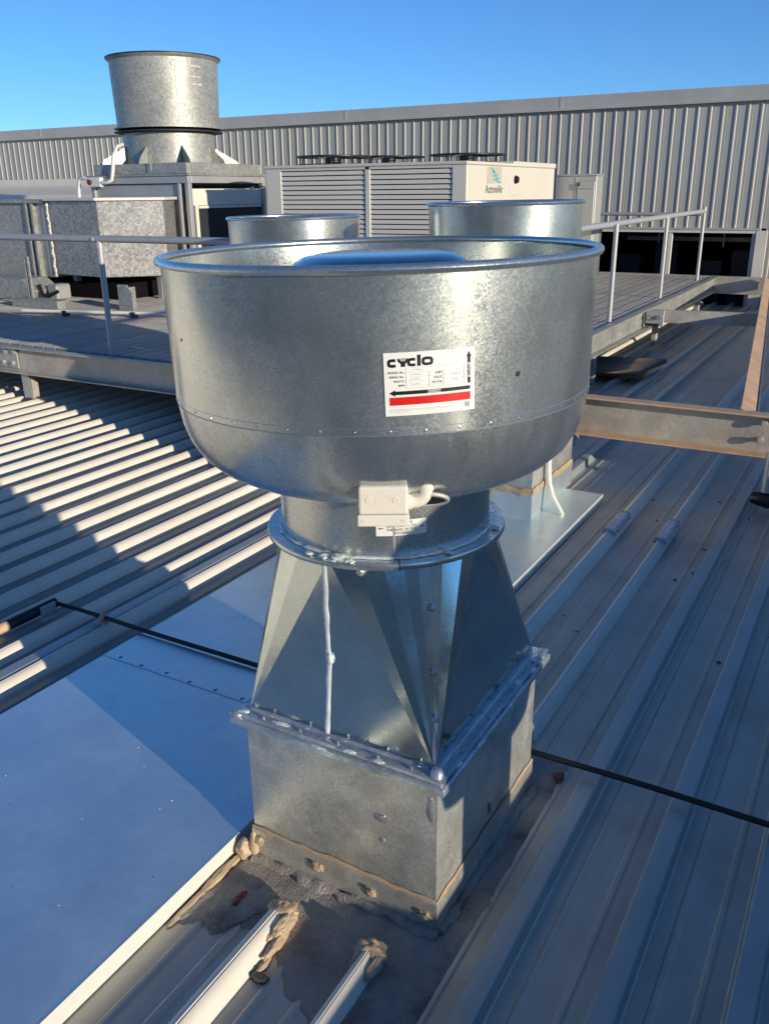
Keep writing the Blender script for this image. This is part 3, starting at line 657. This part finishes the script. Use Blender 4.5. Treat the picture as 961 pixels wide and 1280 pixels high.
cd = thing('conduit', (-1.33,4.0,.05), 'bent white conduit running down the side of the upstand to the cover sheet', 'conduit')
MB().tube([(-1.325,3.93,.62),(-1.325,3.93,.30),(-1.322,3.93,.235),(-1.315,3.925,.19),(-1.29,3.91,.13),(-1.245,3.89,.075),(-1.225,3.88,.05)], .0125, 10).build('conduit_pipe', M_WPIPE, cd, smooth=60)
MB().box(-1.343,-1.337,3.905,3.955,.40,.43).build('saddle', M_WPIPE, cd)

# ------------------------------------------------------------------ walkway platform (deck on channels), legs, rails
DZ = .45
wk = thing('walkway', (-6.0, 8.0, 0), 'raised steel walkway platform with plank deck carrying the rooftop plant', 'walkway')
def channel(mb, p, q, h, fl, open_dir, th=.008):
    p = Vector(p); q = Vector(q); d = (q-p).normalized(); o = Vector(open_dir).normalized()
    L2 = (q-p).length/2; c = (p+q)/2
    mb.obox(c-Vector((0,0,h/2)), (d,o,(0,0,1)), (L2, th/2, h/2))
    mb.obox(c+o*(fl/2+th/2)-Vector((0,0,th/2)), (d,o,(0,0,1)), (L2, fl/2, th/2))
    mb.obox(c+o*(fl/2+th/2)-Vector((0,0,h-th/2)), (d,o,(0,0,1)), (L2, fl/2, th/2))
fb = MB(); channel(fb, (-12.0,4.47,.440), (-2.07,4.47,.440), .20, .065, (0,-1,0)); fbo = fb.build('front_channel', M_STEEL, wk)
sb_ = MB(); channel(sb_, (-2.07,4.47,.462), (-2.07,12.4,.462), .19, .06, (1,0,0)); sb_.build('side_channel', M_GALVOLD, wk)
for i in range(6):
    y = 5.6+i*1.3; c_ = MB(); channel(c_, (-12.0,y,.40), (-2.08,y,.40), .15, .06, (0,-1,0)); c_.build('joist', M_STEEL, wk)
PW, PG = .112, .019
pA = MB().box(-PW/2, PW/2, -1.98, 1.98, -.032, 0); 
for i in (-1,0,1): pA.box(i*.037-.009, i*.037+.009, -1.98, 1.98, .0003, .004)
pme = pA.data('plank', M_GRATE)
n_pl = int((12.0-2.085)/(PW+PG))
for i in range(n_pl):
    x = -2.145-i*(PW+PG)
    for y in (6.50, 10.475): inst('plank', pme, wk, (x+6.0, y-8.0, DZ-.005))
for x in (-5.80,-9.2,-3.0):
    lg = MB().obox((x,4.50,.13), ((1,0,0),(0,1,0),(0,0,1)), (.04,.03,.13)).build('leg', M_STEEL, wk, bevel=.004)
    MB().prism([(x-.045,4.455,.0),(x+.045,4.455,.0),(x+.035,4.45,.25),(x-.05,4.45,.25)], (0,.006,0)).build('cleat', M_GALVDULL, lg)
    blob((x,4.46,.02), .075,.06,.02, 7).build('silicone_foot', M_DIRT, lg, smooth=60)
MB().box(-6.10,-5.86,4.448,4.458,.27,.43).build('splice_plate', M_GALVDULL, wk, bevel=.002)
for x, z in ((-6.02,.31),(-5.91,.31),(-5.98,.40),(-5.88,.40)):
    o = MB().tube([(x,4.449,z),(x,4.428,z)], .017, 6).build('bolt', M_STEEL, wk)
for x in (-5.80,-3.0): MB().obox((-2.1,x+14.0 if False else 7.0,.11), ((1,0,0),(0,1,0),(0,0,1)), (.04,.04,.11))
for y in (7.2,9.4,11.6): MB().obox((-2.10,y,.135), ((1,0,0),(0,1,0),(0,0,1)), (.025,.04,.135)).build('leg', M_STEEL, wk, bevel=.003)

def tubeo(p, q, r, name, parent, mat=M_RAIL): return MB().tube([p, q], r, 12).build(name, mat, parent, smooth=50)
ra = thing('handrail', (-6.0,4.52,DZ), 'grey tubular handrail along the front of the walkway', 'handrail')
tubeo((-12.0,4.52,1.245), (-2.13,4.52,1.262), .024, 'top_rail', ra)
for x in (-4.885,-7.6,-10.3,-2.13): tubeo((x,4.52,DZ-.02), (x,4.52,1.25), .0215, 'post', ra)
tubeo((-4.885,4.52,1.19), (-4.885,4.52,1.228), .027, 'post_collar', ra)
blob((-4.93,4.497,1.255), .018,.006,.014, 3).build('rust_spot', M_TAN, ra, smooth=60)
rb_ = thing('handrail', (-2.13,8.0,DZ), 'grey tubular handrail along the side of the walkway towards the clad wall', 'handrail')
tubeo((-2.13,4.56,1.262), (-2.20,11.95,1.285), .026, 'top_rail', rb_)
for x, y in ((-2.115,5.75),(-2.125,7.70),(-2.165,9.76),(-2.20,11.92)): tubeo((x,y,DZ-.02), (x,y,1.275), .0215, 'post', rb_)
tubeo((-2.20,11.92,1.27), (-2.20,11.92,1.335), .024, 'post_cap', rb_)
rc = thing('handrail', (-3.2,12.0,DZ), 'short dark handrail across the wall end of the walkway', 'handrail')
tubeo((-2.24,11.99,1.245), (-5.0,11.99,1.245), .022, 'top_rail', rc); tubeo((-3.9,11.99,DZ-.02), (-3.9,11.99,1.245), .02, 'post', rc)

# ------------------------------------------------------------------ steel support frame right of the walkway
fr = thing('steel_frame', (-.8, 4.8, 0), 'weathered tan steel support frame of channels bolted beside the walkway', 'steel frame')
c_ = MB(); h=.225
c_.box(-2.02, 1.3, 4.78, 4.79, .245, .445); web = c_.build('channel_web', M_STEEL, fr)
MB().box(-2.02, 1.3, 4.705, 4.795, .4455, .4555).build('channel_top_flange', M_TAN, fr, bevel=.002)
MB().box(-2.02, 1.3, 4.700, 4.795, .2345, .2445).build('channel_bottom_flange', M_TAN, fr, bevel=.002)
for x, z in ((-.46,.405),(-.47,.315)):
    MB().tube([(x,4.781,z),(x,4.735,z)], .012, 10).build('bolt', M_STEEL, web, smooth=50)
    MB().tube([(x,4.755,z),(x,4.738,z)], .020, 6).build('nut', M_STEEL, web)
d0, d1 = Vector((-.545,4.79,.450)), Vector((-1.40,12.35,.450))
MB().bar(d0, d1, .095, .012, (.42,.05,.9)).build('long_flat_top', M_TAN, fr); MB().bar(d0+Vector((.045,0,-.056)), d1+Vector((.045,0,-.056)), .008, .10).build('long_flat_web', M_GALVOLD, fr)
c_ = MB(); channel(c_, (-2.0,8.72,.45), (-1.01,8.86,.45), .12, .05, (0,1,0)); c_.build('cross_channel', M_STEEL, fr)
cp = MB().box(-2.03,-1.86,8.645,8.660,.305,.455).build('cleat_plate', M_GALVDULL, fr, bevel=.003)
MB().box(-2.03,-1.90,8.63,8.6445,.305,.33).build('cleat_slot', M_SCREW, cp)
for x in (-1.99,-1.90): MB().tube([(x,8.646,.39),(x,8.61,.39)], .022, 6).build('bolt', M_RIVET, cp)
MB().box(-5.0, .8, 12.40, 12.48, .24, .462).build('end_beam', M_STEEL, fr, bevel=.003)
for x, y in ((1.2,4.75),(-1.35,12.3),(-1.8,4.75)): MB().obox((x,y,.118), ((1,0,0),(0,1,0),(0,0,1)), (.035,.035,.118)).build('leg', M_STEEL, fr)
pk = thing('timber_plank', (-1.95,7.6,.05), 'short weathered timber board lying across the ribs by the walkway', 'plank')
MB().prism([(-2.22,7.22,.085),(-1.74,7.30,.085),(-1.64,7.95,.085),(-2.30,7.80,.085)], (0,0,.04)).build('board', M_TIMBER, pk, bevel=.006)
for y in (7.42,7.62,7.8): MB().bar((-2.24,y-.05,.1255),(-1.68,y+.04,.1255), .012, .002).build('grain_ridge', M_TIMBER, pk)
MB().box(-2.2,-1.75,7.35,7.75,.041,.085).build('batten', M_TIMBER, pk, bevel=.004)
# ------------------------------------------------------------------ rooftop air conditioner
ac = thing('air_conditioner', (-4.85, 9.2, DZ), 'cream rooftop air conditioning unit with long louvred front and logo', 'air conditioner')
ax0, ax1, ay0, ay1, az0, az1 = -6.02, -3.67, 8.0, 10.45, .55, 1.815
acb = MB().box(ax0, ax1, ay0+.03, ay1, az0, az1-.03).build('body', M_CREAM, ac, bevel=.01)
MB().box(ax0-.015, ax1+.012, ay0-.012, 9.16, az1-.03, az1).build('lid', M_CREAM, ac, bevel=.006)
MB().box(ax0-.015, ax1+.012, 9.165, ay1+.02, az1-.03, az1+.022).build('lid', M_CREAM, ac, bevel=.006)
for xa, xb in ((ax0,-5.83),(-4.79,-4.735),(-3.82,ax1)): MB().box(xa, xb, ay0, ay0+.03, az0, az1-.03).build('front_post', M_BEIGE, ac, bevel=.004)
MB().box(ax0+.01, ax1-.01, ay0+.028, ay0+.0295, az0, az1-.03).build('coil_face', M_DARK, ac)
MB().box(-5.83,-3.82, ay0+.0, ay0+.028, az1-.055, az1-.031).build('front_rail', M_BEIGE, ac); MB().box(-5.83,-3.82, ay0, ay0+.028, az0, az0+.05).build('front_rail', M_BEIGE, ac)
for xa, xb in ((-5.83,-4.79),(-4.735,-3.82)):
    lm = MB().prism([(-(xb-xa)/2,-.012,-.016),(-(xb-xa)/2,-.004,.020),(-(xb-xa)/2,.004,.020),(-(xb-xa)/2,.002,-.010)], (xb-xa,0,0)).data('louvre', M_BEIGE)
    z = az1-.085
    while z > az0+.06: inst('louvre', lm, ac, ((xa+xb)/2+4.85, ay0+.018-9.2, z-DZ)); z -= .047
for x in (-5.8,-3.9):
    for y in (8.15,10.2): MB().box(x-.06,x+.06,y-.06,y+.06,DZ-.002,az0).build('foot', M_GALVDULL, ac)
# right hand face: seams, handle, logo and name
MB().box(ax1, ax1+.006, 9.16, ay1-.01, az0+.02, az1-.035).build('side_panel', M_CREAM, ac, bevel=.002)
MB().box(ax1, ax1+.006, ay0+.05, 9.145, az0+.02, az1-.035).build('side_panel', M_CREAM, ac, bevel=.002)
hp = MB().box(ax1+.006, ax1+.012, 9.06, 9.36, 1.50, 1.76).build('handle_plate', M_CREAM, ac, bevel=.003)
MB().tube([(ax1+.011,9.21,1.655),(ax1+.045,9.21,1.655)], [.045,.032], 12).build('handle', M_PBLACK, hp, smooth=40)
XL = ax1+.0075
MB().add([(XL,8.47,1.612),(XL,8.83,1.622),(XL,8.83,1.778),(XL,8.47,1.768)], [(0,1,2,3)]).build('logo_panel', M_LOGOBG, ac)
sw = MB()
for j, (z, ln) in enumerate(((1.748,.10),(1.715,.16),(1.68,.20),(1.645,.22))):
    top = []; bot = []
    for i in range(13):
        t = i/12; y = 8.56+ln*t+.02*j; zz = z+.013*math.sin(t*6.28)-.008*t; hh = .008*math.sin(math.pi*min(1,t*.9+.08))+.002
        top.append((XL+.002, y, zz+hh)); bot.append((XL+.002, y, zz-hh))
    sw.add(top+bot, [(i, i+1, 14+i, 13+i) for i in range(12)])
sw.build('logo_swoosh', M_TEAL, ac)
v_, f_ = text_geo('ActronAir', .105, bold=.0015); MB().add([(XL+.001, 8.655+p.x, 1.560+p.y*1.0) for p in v_], f_).build('lettering', M_PGREY, ac)
def guard(cx, cy, z, r, label):
    t = thing('fan_guard', (cx, cy, z), label, 'fan guard', 'wire fan guards on top of the air conditioner')
    for rr_, zz in ((r,.015),(r,.095),(r*.72,.10),(r*.45,.105),(r*.2,.11)):
        MB().tube([(cx+rr_*math.cos(a), cy+rr_*math.sin(a), z+zz) for a in [2*math.pi*i/40 for i in range(40)]], .010 if zz > .09 and rr_ == r else .006, 6, closed=True).build('ring', M_GUARD, t, smooth=60)
    for i in range(12):
        a = 2*math.pi*i/12; c, s_ = math.cos(a), math.sin(a)
        MB().tube([(cx+r*c,cy+r*s_,z),(cx+r*c,cy+r*s_,z+.09),(cx+r*.97*c,cy+r*.97*s_,z+.10),(cx+r*.15*c,cy+r*.15*s_,z+.112)], .006, 6).build('spoke', M_GUARD, t, smooth=60)
    MB().lathe([(.09,z-.003),(.09,z+.085),(.05,z+.10)], cx, cy, 16, (False,True)).build('motor', M_GUARD, t, smooth=40)
    return t
guard(-4.45, 9.70, az1+.021, .42, 'round black wire fan guard next to the unit corner with the logo')
guard(-5.47, 9.70, az1+.021, .42, 'round black wire fan guard in the middle of the unit top')
guard(-5.55, 8.60, az1-.001, .40, 'round black wire fan guard nearest the louvred front and the weathered fan tower')
# electrical cabinet beyond
cb = thing('electrical_cabinet', (-3.36, 10.8, DZ), 'grey galvanised electrical cabinet standing behind the cream unit on the walkway', 'cabinet')
MB().box(-3.68,-3.20, 10.6, 10.85, DZ-.002, 1.70).build('body', M_GALVDULL, cb, bevel=.005)
MB().box(-3.69,-3.19, 10.59, 10.86, 1.701, 1.72).build('lid', M_GALVDULL, cb, bevel=.003)
MB().box(-3.45,-3.44, 10.592, 10.5995, DZ+.1, 1.69).build('door_edge', M_RAIL, cb)
MB().box(-3.42,-3.215, 10.585, 10.5995, DZ+.1, 1.64).build('door', M_GALVDULL, cb, bevel=.003)
MB().box(-3.415,-3.22, 10.565, 10.5845, 1.565, 1.585).build('rain_hood', M_RAIL, cb); MB().box(-3.415,-3.40, 10.565, 10.5845, 1.587,1.63).build('latch', M_SCREW, cb)
MB().box(-3.42,-3.205, 10.56, 10.5845, .76, .78).build('bracket', M_SCREW, cb)

# ------------------------------------------------------------------ weathered fan tower with its housing
tw = thing('fan_tower', (-7.95, 8.75, DZ), 'tall weathered exhaust fan cowl on a framed steel housing', 'exhaust fan')
hx0, hx1, hy0, hy1, hz0, hz1 = -8.68, -7.12, 8.0, 9.44, DZ-.002, 1.66
CX, CY = -8.07, 8.80
for x in (hx0+.03,-7.27,hx1-.03):
    for y in (hy0+.03,hy1-.03):
        if x == -7.27 and y > 9: continue
        MB().box(x-.03 if x != -7.27 else x-.02, x+.03 if x != -7.27 else x+.02, y-.03, y+.03, hz0, hz1).build('frame_post', M_GALVDULL, tw, bevel=.004)
for a in ((hx0,hx1,hy0-.004,hy0+.06),(hx0,hx1,hy1-.06,hy1)): MB().box(*a, hz1+.0005, hz1+.08).build('frame_rail', M_GALVDULL, tw, bevel=.004)
for a in ((hx0,hx0+.06,hy0+.061,hy1-.061),(hx1-.06,hx1,hy0+.061,hy1-.061)): MB().box(*a, hz1+.0005, hz1+.08).build('frame_rail', M_GALVDULL, tw, bevel=.004)
MB().box(hx0+.061,-7.30,hy0+.03,hy0+.045,hz0,hz1-.01).build('front_panel', M_GALVDULL, tw)
MB().box(-8.30,-7.42,hy0+.005,hy0+.029,1.30,1.50).build('access_frame', M_RAIL, tw, bevel=.004)
MB().box(hx1-.045,hx1-.03,hy0+.061,hy1-.061,1.42,hz1-.06).build('side_panel', M_PALE, tw); MB().box(hx1-.055,hx1-.04,hy0+.061,hy1-.061,hz0,1.419).build('filter_opening', M_NAVY, tw)
MB().box(hx1-.029,hx1-.010,hy0+.10,hy0+.15,hz0,1.42).build('opening_trim', M_PALE, tw); MB().box(hx1-.029,hx1-.010,hy0+.16,hy1-.1,1.385,1.415).build('opening_trim', M_PALE, tw)
MB().box(hx0+.02,hx1-.02,hy1-.03,hy1-.015,hz0,hz1).build('rear_panel', M_GALVDULL, tw); MB().box(hx0+.015,hx0+.03,hy0+.061,hy1-.061,hz0,hz1).build('side_panel', M_GALVDULL, tw)
MB().box(hx0-.04,hx1+.02,hy0-.02,hy1+.04,hz1+.081,hz1+.10).build('top_plate', M_GALVOLD, tw)
for a in ((hx0+.06,hx1-.02,hy0+.02,hy0+.06),(hx0+.06,hx1-.02,hy1-.06,hy1-.02),(hx0+.06,hx0+.10,hy0+.061,hy1-.061),(hx1-.06,hx1-.02,hy0+.061,hy1-.061)): MB().box(*a, hz1+.1005, hz1+.22).build('base_frame', M_GALVOLD, tw, bevel=.006)
zc = hz1+.10
MB().lathe([(.62,zc),(.56,zc+.12),(.545,zc+.20),(.545,2.235)], CX, CY, 56).build('collar', M_GALVOLD, tw, smooth=40)
for i in range(8):
    a = math.pi/4*i+.2; c, s_ = math.cos(a), math.sin(a); t_ = Vector((-s_,c,0))*.006
    def P(r_, z): return Vector((CX+r_*c, CY+r_*s_, z))
    MB().prism([P(.53,zc+.1)-t_, P(.88 if abs(math.sin(2*a)) > .7 else .74,zc+.12)-t_, P(.84 if abs(math.sin(2*a)) > .7 else .72,zc+.17)-t_, P(.53,2.10)-t_], t_*2).build('gusset', M_GALVOLD, tw)
MB().lathe([(.54,2.245),(.655,2.245),(.655,2.255),(.54,2.255)], CX, CY, 56).build('lower_flange', M_NAVY, tw, smooth=30)
MB().lathe([(.54,2.256),(.60,2.256),(.60,2.284),(.54,2.284)], CX, CY, 56).build('gap_ring', M_DARK, tw, smooth=30)
MB().lathe([(.56,2.285),(.655,2.285),(.655,2.297),(.612,2.299),(.640,3.02),(.675,3.05),(.675,3.062),(.635,3.062),(.60,2.30),(.56,2.30)], CX, CY, 64).build('cowl', M_GALVOLD, tw, smooth=35)
MB().lathe([(.6765,3.052),(.6785,3.060),(.6780,3.068),(.635,3.068)], CX, CY, 64).build('cowl_lip', M_NAVY, tw, smooth=35)
a = R(-36); MB().prism([(CX+.6145*math.cos(a),CY+.6145*math.sin(a),2.30),(CX+.6145*math.cos(a+.02),CY+.6145*math.sin(a+.02),2.30),(CX+.6425*math.cos(a+.02),CY+.6425*math.sin(a+.02),3.02),(CX+.6425*math.cos(a),CY+.6425*math.sin(a),3.02)], (.004*math.cos(a),.004*math.sin(a),0)).build('lap_seam', M_GALVDULL, tw)
ck = MB()                                                     # chalk marks
for z, ln, a0 in ((2.93,.16,-20),(2.82,.18,-22),(2.74,.16,-19)):
    for i in range(9):
        aa = R(a0+i*ln*9); r_ = .616+(z-2.3)/.72*.028+.003
        q = random.Random(i+int(z*100)).uniform
        ck.add([(CX+r_*math.cos(aa+d), CY+r_*math.sin(aa+d), z+h_) for d, h_ in ((0,q(-.01,0)),(.018,q(-.01,0)),(.018,q(.006,.016)),(0,q(.006,.016)))], [(0,1,2,3)])
ck.build('chalk_mark', M_PALE, tw)
MB().box(-7.66,-7.65,hy0-.015,hy0-.005,hz1+.14,hz1+.32).build('lifting_hook', M_RAIL, tw); MB().box(-7.66,-7.60,hy0-.015,hy0-.005,hz1+.32,hz1+.33).build('lifting_hook', M_RAIL, tw)
ic = thing('white_conduit', (-8.3,7.95,1.6), 'white flexible conduit and isolator on the weathered fan tower housing', 'conduit')
MB().tube([(-8.12,8.06,2.10),(-8.18,8.02,2.08),(-8.22,7.98,1.98),(-8.24,7.96,1.80),(-8.26,7.95,1.71),(-8.34,7.95,1.68),(-8.46,7.95,1.68)], .022, 10).build('conduit_pipe', M_WPIPE, ic, smooth=60)
MB().box(-8.64,-8.44,7.93,8.0,1.63,1.74).build('isolator', M_WPIPE, ic, bevel=.008)
MB().tube([(-8.60,7.925,1.685),(-8.60,7.90,1.685)], .03, 12).build('switch_knob', M_RUST, ic, smooth=50)
MB().tube([(-8.64,7.96,1.70),(-8.74,7.96,1.74),(-8.82,7.96,1.72),(-8.85,7.96,1.60),(-8.86,7.96,1.48)], .022, 10).build('conduit_pipe', M_WPIPE, ic, smooth=60)

# ------------------------------------------------------------------ ducts at the left of the tower
du = thing('duct', (-7.5,7.3,DZ), 'spangled galvanised duct elbow with a folded front beside the tower', 'duct')
MB().prism([(-8.28,6.98,.70),(-7.44,6.90,.70),(-6.95,7.38,.70),(-7.32,7.95,.70),(-8.28,7.95,.70)], (0,0,.785)).build('duct_body', M_GALVSP, du, bevel=.006)
MB().prism([(-8.32,6.94,1.4855),(-7.42,6.86,1.4855),(-6.91,7.37,1.4855),(-7.29,7.98,1.4855),(-8.32,7.98,1.4855)], (0,0,.03)).build('top_flange', M_PALE, du, bevel=.004)
o = MB(); bead(o, [(-8.285,6.975,1.48),(-8.285,6.975,.68)], .05, .02, (-.3,-1,0), 3, .6); o.build('sealant_seam', M_PALE, du, smooth=60)
for x, y in ((-8.15,7.15),(-7.1,7.4),(-8.15,7.85),(-7.45,7.85)): MB().box(x-.03,x+.03,y-.03,y+.03,DZ-.002,.70).build('leg', M_GALVDULL, du)
d2 = thing('duct', (-9.4,7.4,DZ), 'plain dull grey duct section left of the spangled elbow', 'duct')
MB().box(-10.6,-8.62,7.0,7.9,.62,1.46).build('duct_body', M_GALVOLD, d2, bevel=.006); MB().box(-8.535,-8.33,7.02,7.9,.66,1.46).build('duct_collar', M_GALVDULL, d2, bevel=.006)
MB().box(-8.615,-8.54,7.10,7.85,.66,1.44).build('joint_gap', M_DARK, d2)
MB().box(-10.6,-8.34,6.96,7.92,1.4605,1.50).build('top_flange', M_GALVOLD, d2, bevel=.004)
MB().box(-8.655,-8.628,6.965,6.999,.55,1.46).build('joint_flange', M_GALVOLD, d2); MB().box(-8.560,-8.530,6.965,7.019,.50,1.46).build('joint_flange', M_GALVOLD, d2)
for x in (-8.75,-10.3):
    for y in (7.15,7.75): MB().box(x-.03,x+.03,y-.03,y+.03,DZ-.002,.62).build('leg', M_GALVDULL, d2)
sk_ = thing('duct_shadow', (-8.0,7.5,DZ), 'near-black box added as the shadow under the ducts', 'shadow')  # near-black box put in to paint the shade beneath the ducts
MB().box(-10.5,-7.35,7.06,7.85,DZ-.001,.617).build('shadow_box', M_DARK, sk_)
# clutter under the ducts
b1 = thing('pump_unit', (-8.3,6.6,DZ), 'pale angular pump casing low on the deck under the dull duct', 'pump')
MB().prism([(-9.0,6.55,DZ-.001),(-8.22,6.55,DZ-.001),(-8.16,6.55,.56),(-8.35,6.55,.68),(-9.0,6.55,.70)], (0,.35,0)).build('casing', M_GALVOLD, b1, bevel=.01)
MB().box(-8.14,-7.98,6.70,6.9,DZ-.001,.62).build('motor', M_GALVDULL, b1, bevel=.02); MB().tube([(-8.16,6.62,.62),(-8.10,6.60,.52),(-8.04,6.62,.50),(-7.9,6.64,.56)], .02, 8).build('hose', M_BLACK, b1, smooth=60)
b2 = thing('channel_offcut', (-7.6,6.35,DZ), 'pale galvanised channel offcut lying flat on the deck', 'offcut')
MB().box(-8.05,-7.35,6.15,6.25,DZ-.001,.53).build('web', M_GALVOLD, b2, bevel=.004); MB().box(-8.05,-7.35,6.2505,6.33,.52,.53).build('lip', M_GALVOLD, b2)
b3 = thing('support_bracket', (-6.9,6.5,DZ), 'upright pale steel support bracket on the deck under the spangled elbow', 'bracket')
MB().prism([(-6.74,6.40,DZ-.001),(-6.55,6.40,DZ-.001),(-6.55,6.40,.62),(-6.62,6.40,.70),(-6.74,6.40,.70)], (0,.02,0)).build('plate', M_GALVOLD, b3); MB().box(-6.74,-6.72,6.421,6.62,DZ-.001,.66).build('rib', M_GALVOLD, b3)
b4 = thing('conduit_run', (-6.5,6.0,DZ), 'thin pale conduit run along the deck on small clips', 'conduit')
MB().tube([(-7.35,5.72,.49),(-6.6,5.95,.49),(-5.9,6.15,.49),(-4.6,6.5,.49),(-3.4,6.6,.49)], .016, 8).build('pipe', M_WPIPE, b4, smooth=60)
for x, y in ((-6.9,5.86),(-6.2,6.06),(-5.2,6.33)): MB().box(x-.02,x+.02,y-.03,y+.03,DZ-.001,.50).build('clip', M_BLACK, b4)
b5 = thing('bracing_strut', (-7.7,6.4,DZ), 'upright pale slotted strut before the duct joint', 'strut')
MB().box(-7.90,-7.88,6.25,6.27,DZ-.001,.95).build('strut_side', M_GALVOLD, b5); MB().box(-7.855,-7.83,6.25,6.27,DZ-.001,.95).build('strut_side', M_GALVOLD, b5); MB().box(-7.8795,-7.8555,6.26,6.268,DZ-.001,.95).build('strut_slot', M_SCREW, b5)

# ------------------------------------------------------------------ clad wall behind
WY = 13.0
wall = thing('clad_wall', (-8.0, WY, 0), 'long grey ribbed metal clad wall with a dark opening behind the plant', 'wall')
WT = 2.62
RPW = .158
def wall_panel(h):
    pr = [(-RPW/2,0),(-.018,0),(-.014,-.011),(.005,-.011),(.013,0),(.036,0),(.039,-.0014),(.044,-.0014),(.047,0),(RPW/2,0)]
    mb = MB(); vs = []
    for x, y in pr: vs += [(x,y,0),(x,y,h)]
    mb.add(vs, [(2*i,2*i+2,2*i+3,2*i+1) for i in range(len(pr)-1)]); return mb.data('cladding_panel', M_WALL)
OX0, OX1, OZ0, OZ1 = -3.76, -1.70, .36, 1.015
pm_full, pm_up, pm_left = wall_panel(WT+.2), wall_panel(WT-1.045), wall_panel(WT-1.84)
i = 0; x = 2.6
while x > -22.4:
    if OX0-.02 < x < OX1+.1: inst('cladding_panel', pm_up, wall, (x+8.0, 0, 1.045))
    elif x < -10.0: inst('cladding_panel', pm_left, wall, (x+8.0, 0, 1.84))
    else: inst('cladding_panel', pm_full, wall, (x+8.0, 0, -.2))
    x -= RPW
MB().box(-22.5, 2.7, WY-.05, WY+.25, WT, WT+.165).build('capping', M_CAP, wall, bevel=.01); MB().box(-22.5,2.7,WY-.065,WY-.0505,WT-.02,WT+.01).build('capping_lip', M_CAP, wall)
for xx in (-18.9,-15.3,-11.7,-8.1,-4.5,-.9): MB().box(xx-.02,xx+.02,WY-.054,WY-.0505,WT+.012,WT+.164).build('capping_joint', M_CAP, wall)
MB().box(OX0-.05, OX1+.05, WY-.05, WY+.05, OZ1+.003, OZ1+.03).build('lintel_strip', M_CAP, wall)  # strip above the lintel in the capping colour
MB().box(OX0-.02, OX1+.02, WY-.04, WY+.04, OZ1-.035, OZ1).build('lintel', M_PALE, wall)
MB().box(OX1+.005, OX1+.14, WY-.045, WY+.02, .0, OZ1+.0).build('jamb', M_PALE, wall); MB().box(OX1-.05, OX1+.004, WY-.02, WY+.15, .0, OZ1-.036).build('jamb', M_GALVDULL, wall)
MB().box(-2.84,-2.79, WY-.03, WY+.03, .0, OZ1-.036).build('mullion', M_PALE, wall)
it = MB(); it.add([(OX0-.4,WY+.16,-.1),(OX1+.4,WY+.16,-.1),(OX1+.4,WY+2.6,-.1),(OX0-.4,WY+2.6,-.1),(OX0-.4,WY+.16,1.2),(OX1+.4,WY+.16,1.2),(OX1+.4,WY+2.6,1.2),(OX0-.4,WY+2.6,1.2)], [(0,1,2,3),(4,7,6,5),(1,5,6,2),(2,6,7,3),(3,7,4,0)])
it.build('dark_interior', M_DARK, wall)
MB().box(-22.5,2.7,WY+.21,WY+.24,-.2,WT).build('wall_core', M_DARK, wall) if False else None
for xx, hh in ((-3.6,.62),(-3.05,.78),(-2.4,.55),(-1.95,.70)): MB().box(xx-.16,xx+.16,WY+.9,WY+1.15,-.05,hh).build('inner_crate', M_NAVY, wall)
MB().box(OX0,OX1,WY+1.3,WY+1.36,.80,.86).build('inner_rail', M_GALVDULL, wall)
for xx in (-3.25,-2.3): MB().box(xx-.012,xx+.012,WY+1.2,WY+1.22,.72,.92).build('inner_bracket', M_PALE, wall)
# low pale lean-to in front of the far left end of the wall
le = thing('lean_to_roof', (-15.5,12.2,0), 'pale cream lean-to roof against the foot of the clad wall', 'roof')
MB().box(-22.4,-9.9,WY-.10,WY-.04,1.69,1.845).build('apron_flashing', M_PALE, le)
for i in range(30):
    x = -22.2+i*.41; MB().prism([(x,12.86,1.685),(x+.405,12.86,1.685),(x+.405,11.2,1.53),(x,11.2,1.53)], (0,0,.012)).build('sheet', M_PALE, le)
MB().box(-22.4,-9.9,11.14,11.199,1.40,1.55).build('gutter', M_PALE, le); MB().box(-22.4,-9.9,11.2,12.9,-.1,1.40).build('lower_wall', M_GALVDULL, le)
# ------------------------------------------------------------------ unseen objects added out of frame to shade the roof and darken reflections
pw = thing('parapet', (1.7,4.0,0), 'low unseen parapet added to shade the right side of the roof', 'parapet')  # unseen, heights stepped to throw shade over the roof
for ya, yb, hh in ((-4.9,1.45,.505),(1.452,4.5,.588),(4.502,12.9,.80)):
    MB().box(1.6,1.78,ya,yb,-.02,hh-.02).build('shade_wall', M_CONC, pw); MB().box(1.575,1.805,ya,yb,hh-.0195,hh).build('coping', M_CAP, pw)
bw = thing('reflection_wall', (-3.5,-5.2,0), 'unseen high clad wall added for its dark reflection in the fan', 'wall')  # unseen wall added so the fan metal reflects something dark
pm_b = wall_panel(3.0); xx = 5.1
while xx > -9.6: inst('cladding_panel', pm_b, bw, (xx+3.5, .2, 0)).rotation_euler = (0,0,math.pi); xx -= RPW
MB().box(-9.7,5.2,-5.3,-5.03,-.03,2.99).build('wall_core', M_GALVDULL, bw); MB().box(-9.75,5.25,-5.33,-4.96,3.0,3.1).build('capping', M_CAP, bw)
mv = thing('shade_blocker', (.9,1.15,0), 'unseen mushroom-shaped blocker added to shade the upstand', 'shade blocker')  # invented blocker, profile fitted to the shadow on upstand and neck
MB().lathe([(.17,0),(.14,.05),(.14,.72)], .9, 1.15, 32).build('stem', M_GALVDULL, mv, smooth=40)
MB().lathe([(.15,.66),(.235,.62),(.265,.70),(.272,1.05),(.258,1.14),(.21,1.22),(.13,1.275),(.03,1.295)], .9, 1.15, 40, (False,True)).build('cowl', M_GALVDULL, mv, smooth=40)
for o in COL.objects:
    if '_mesh_root' in o: del o['_mesh_root']
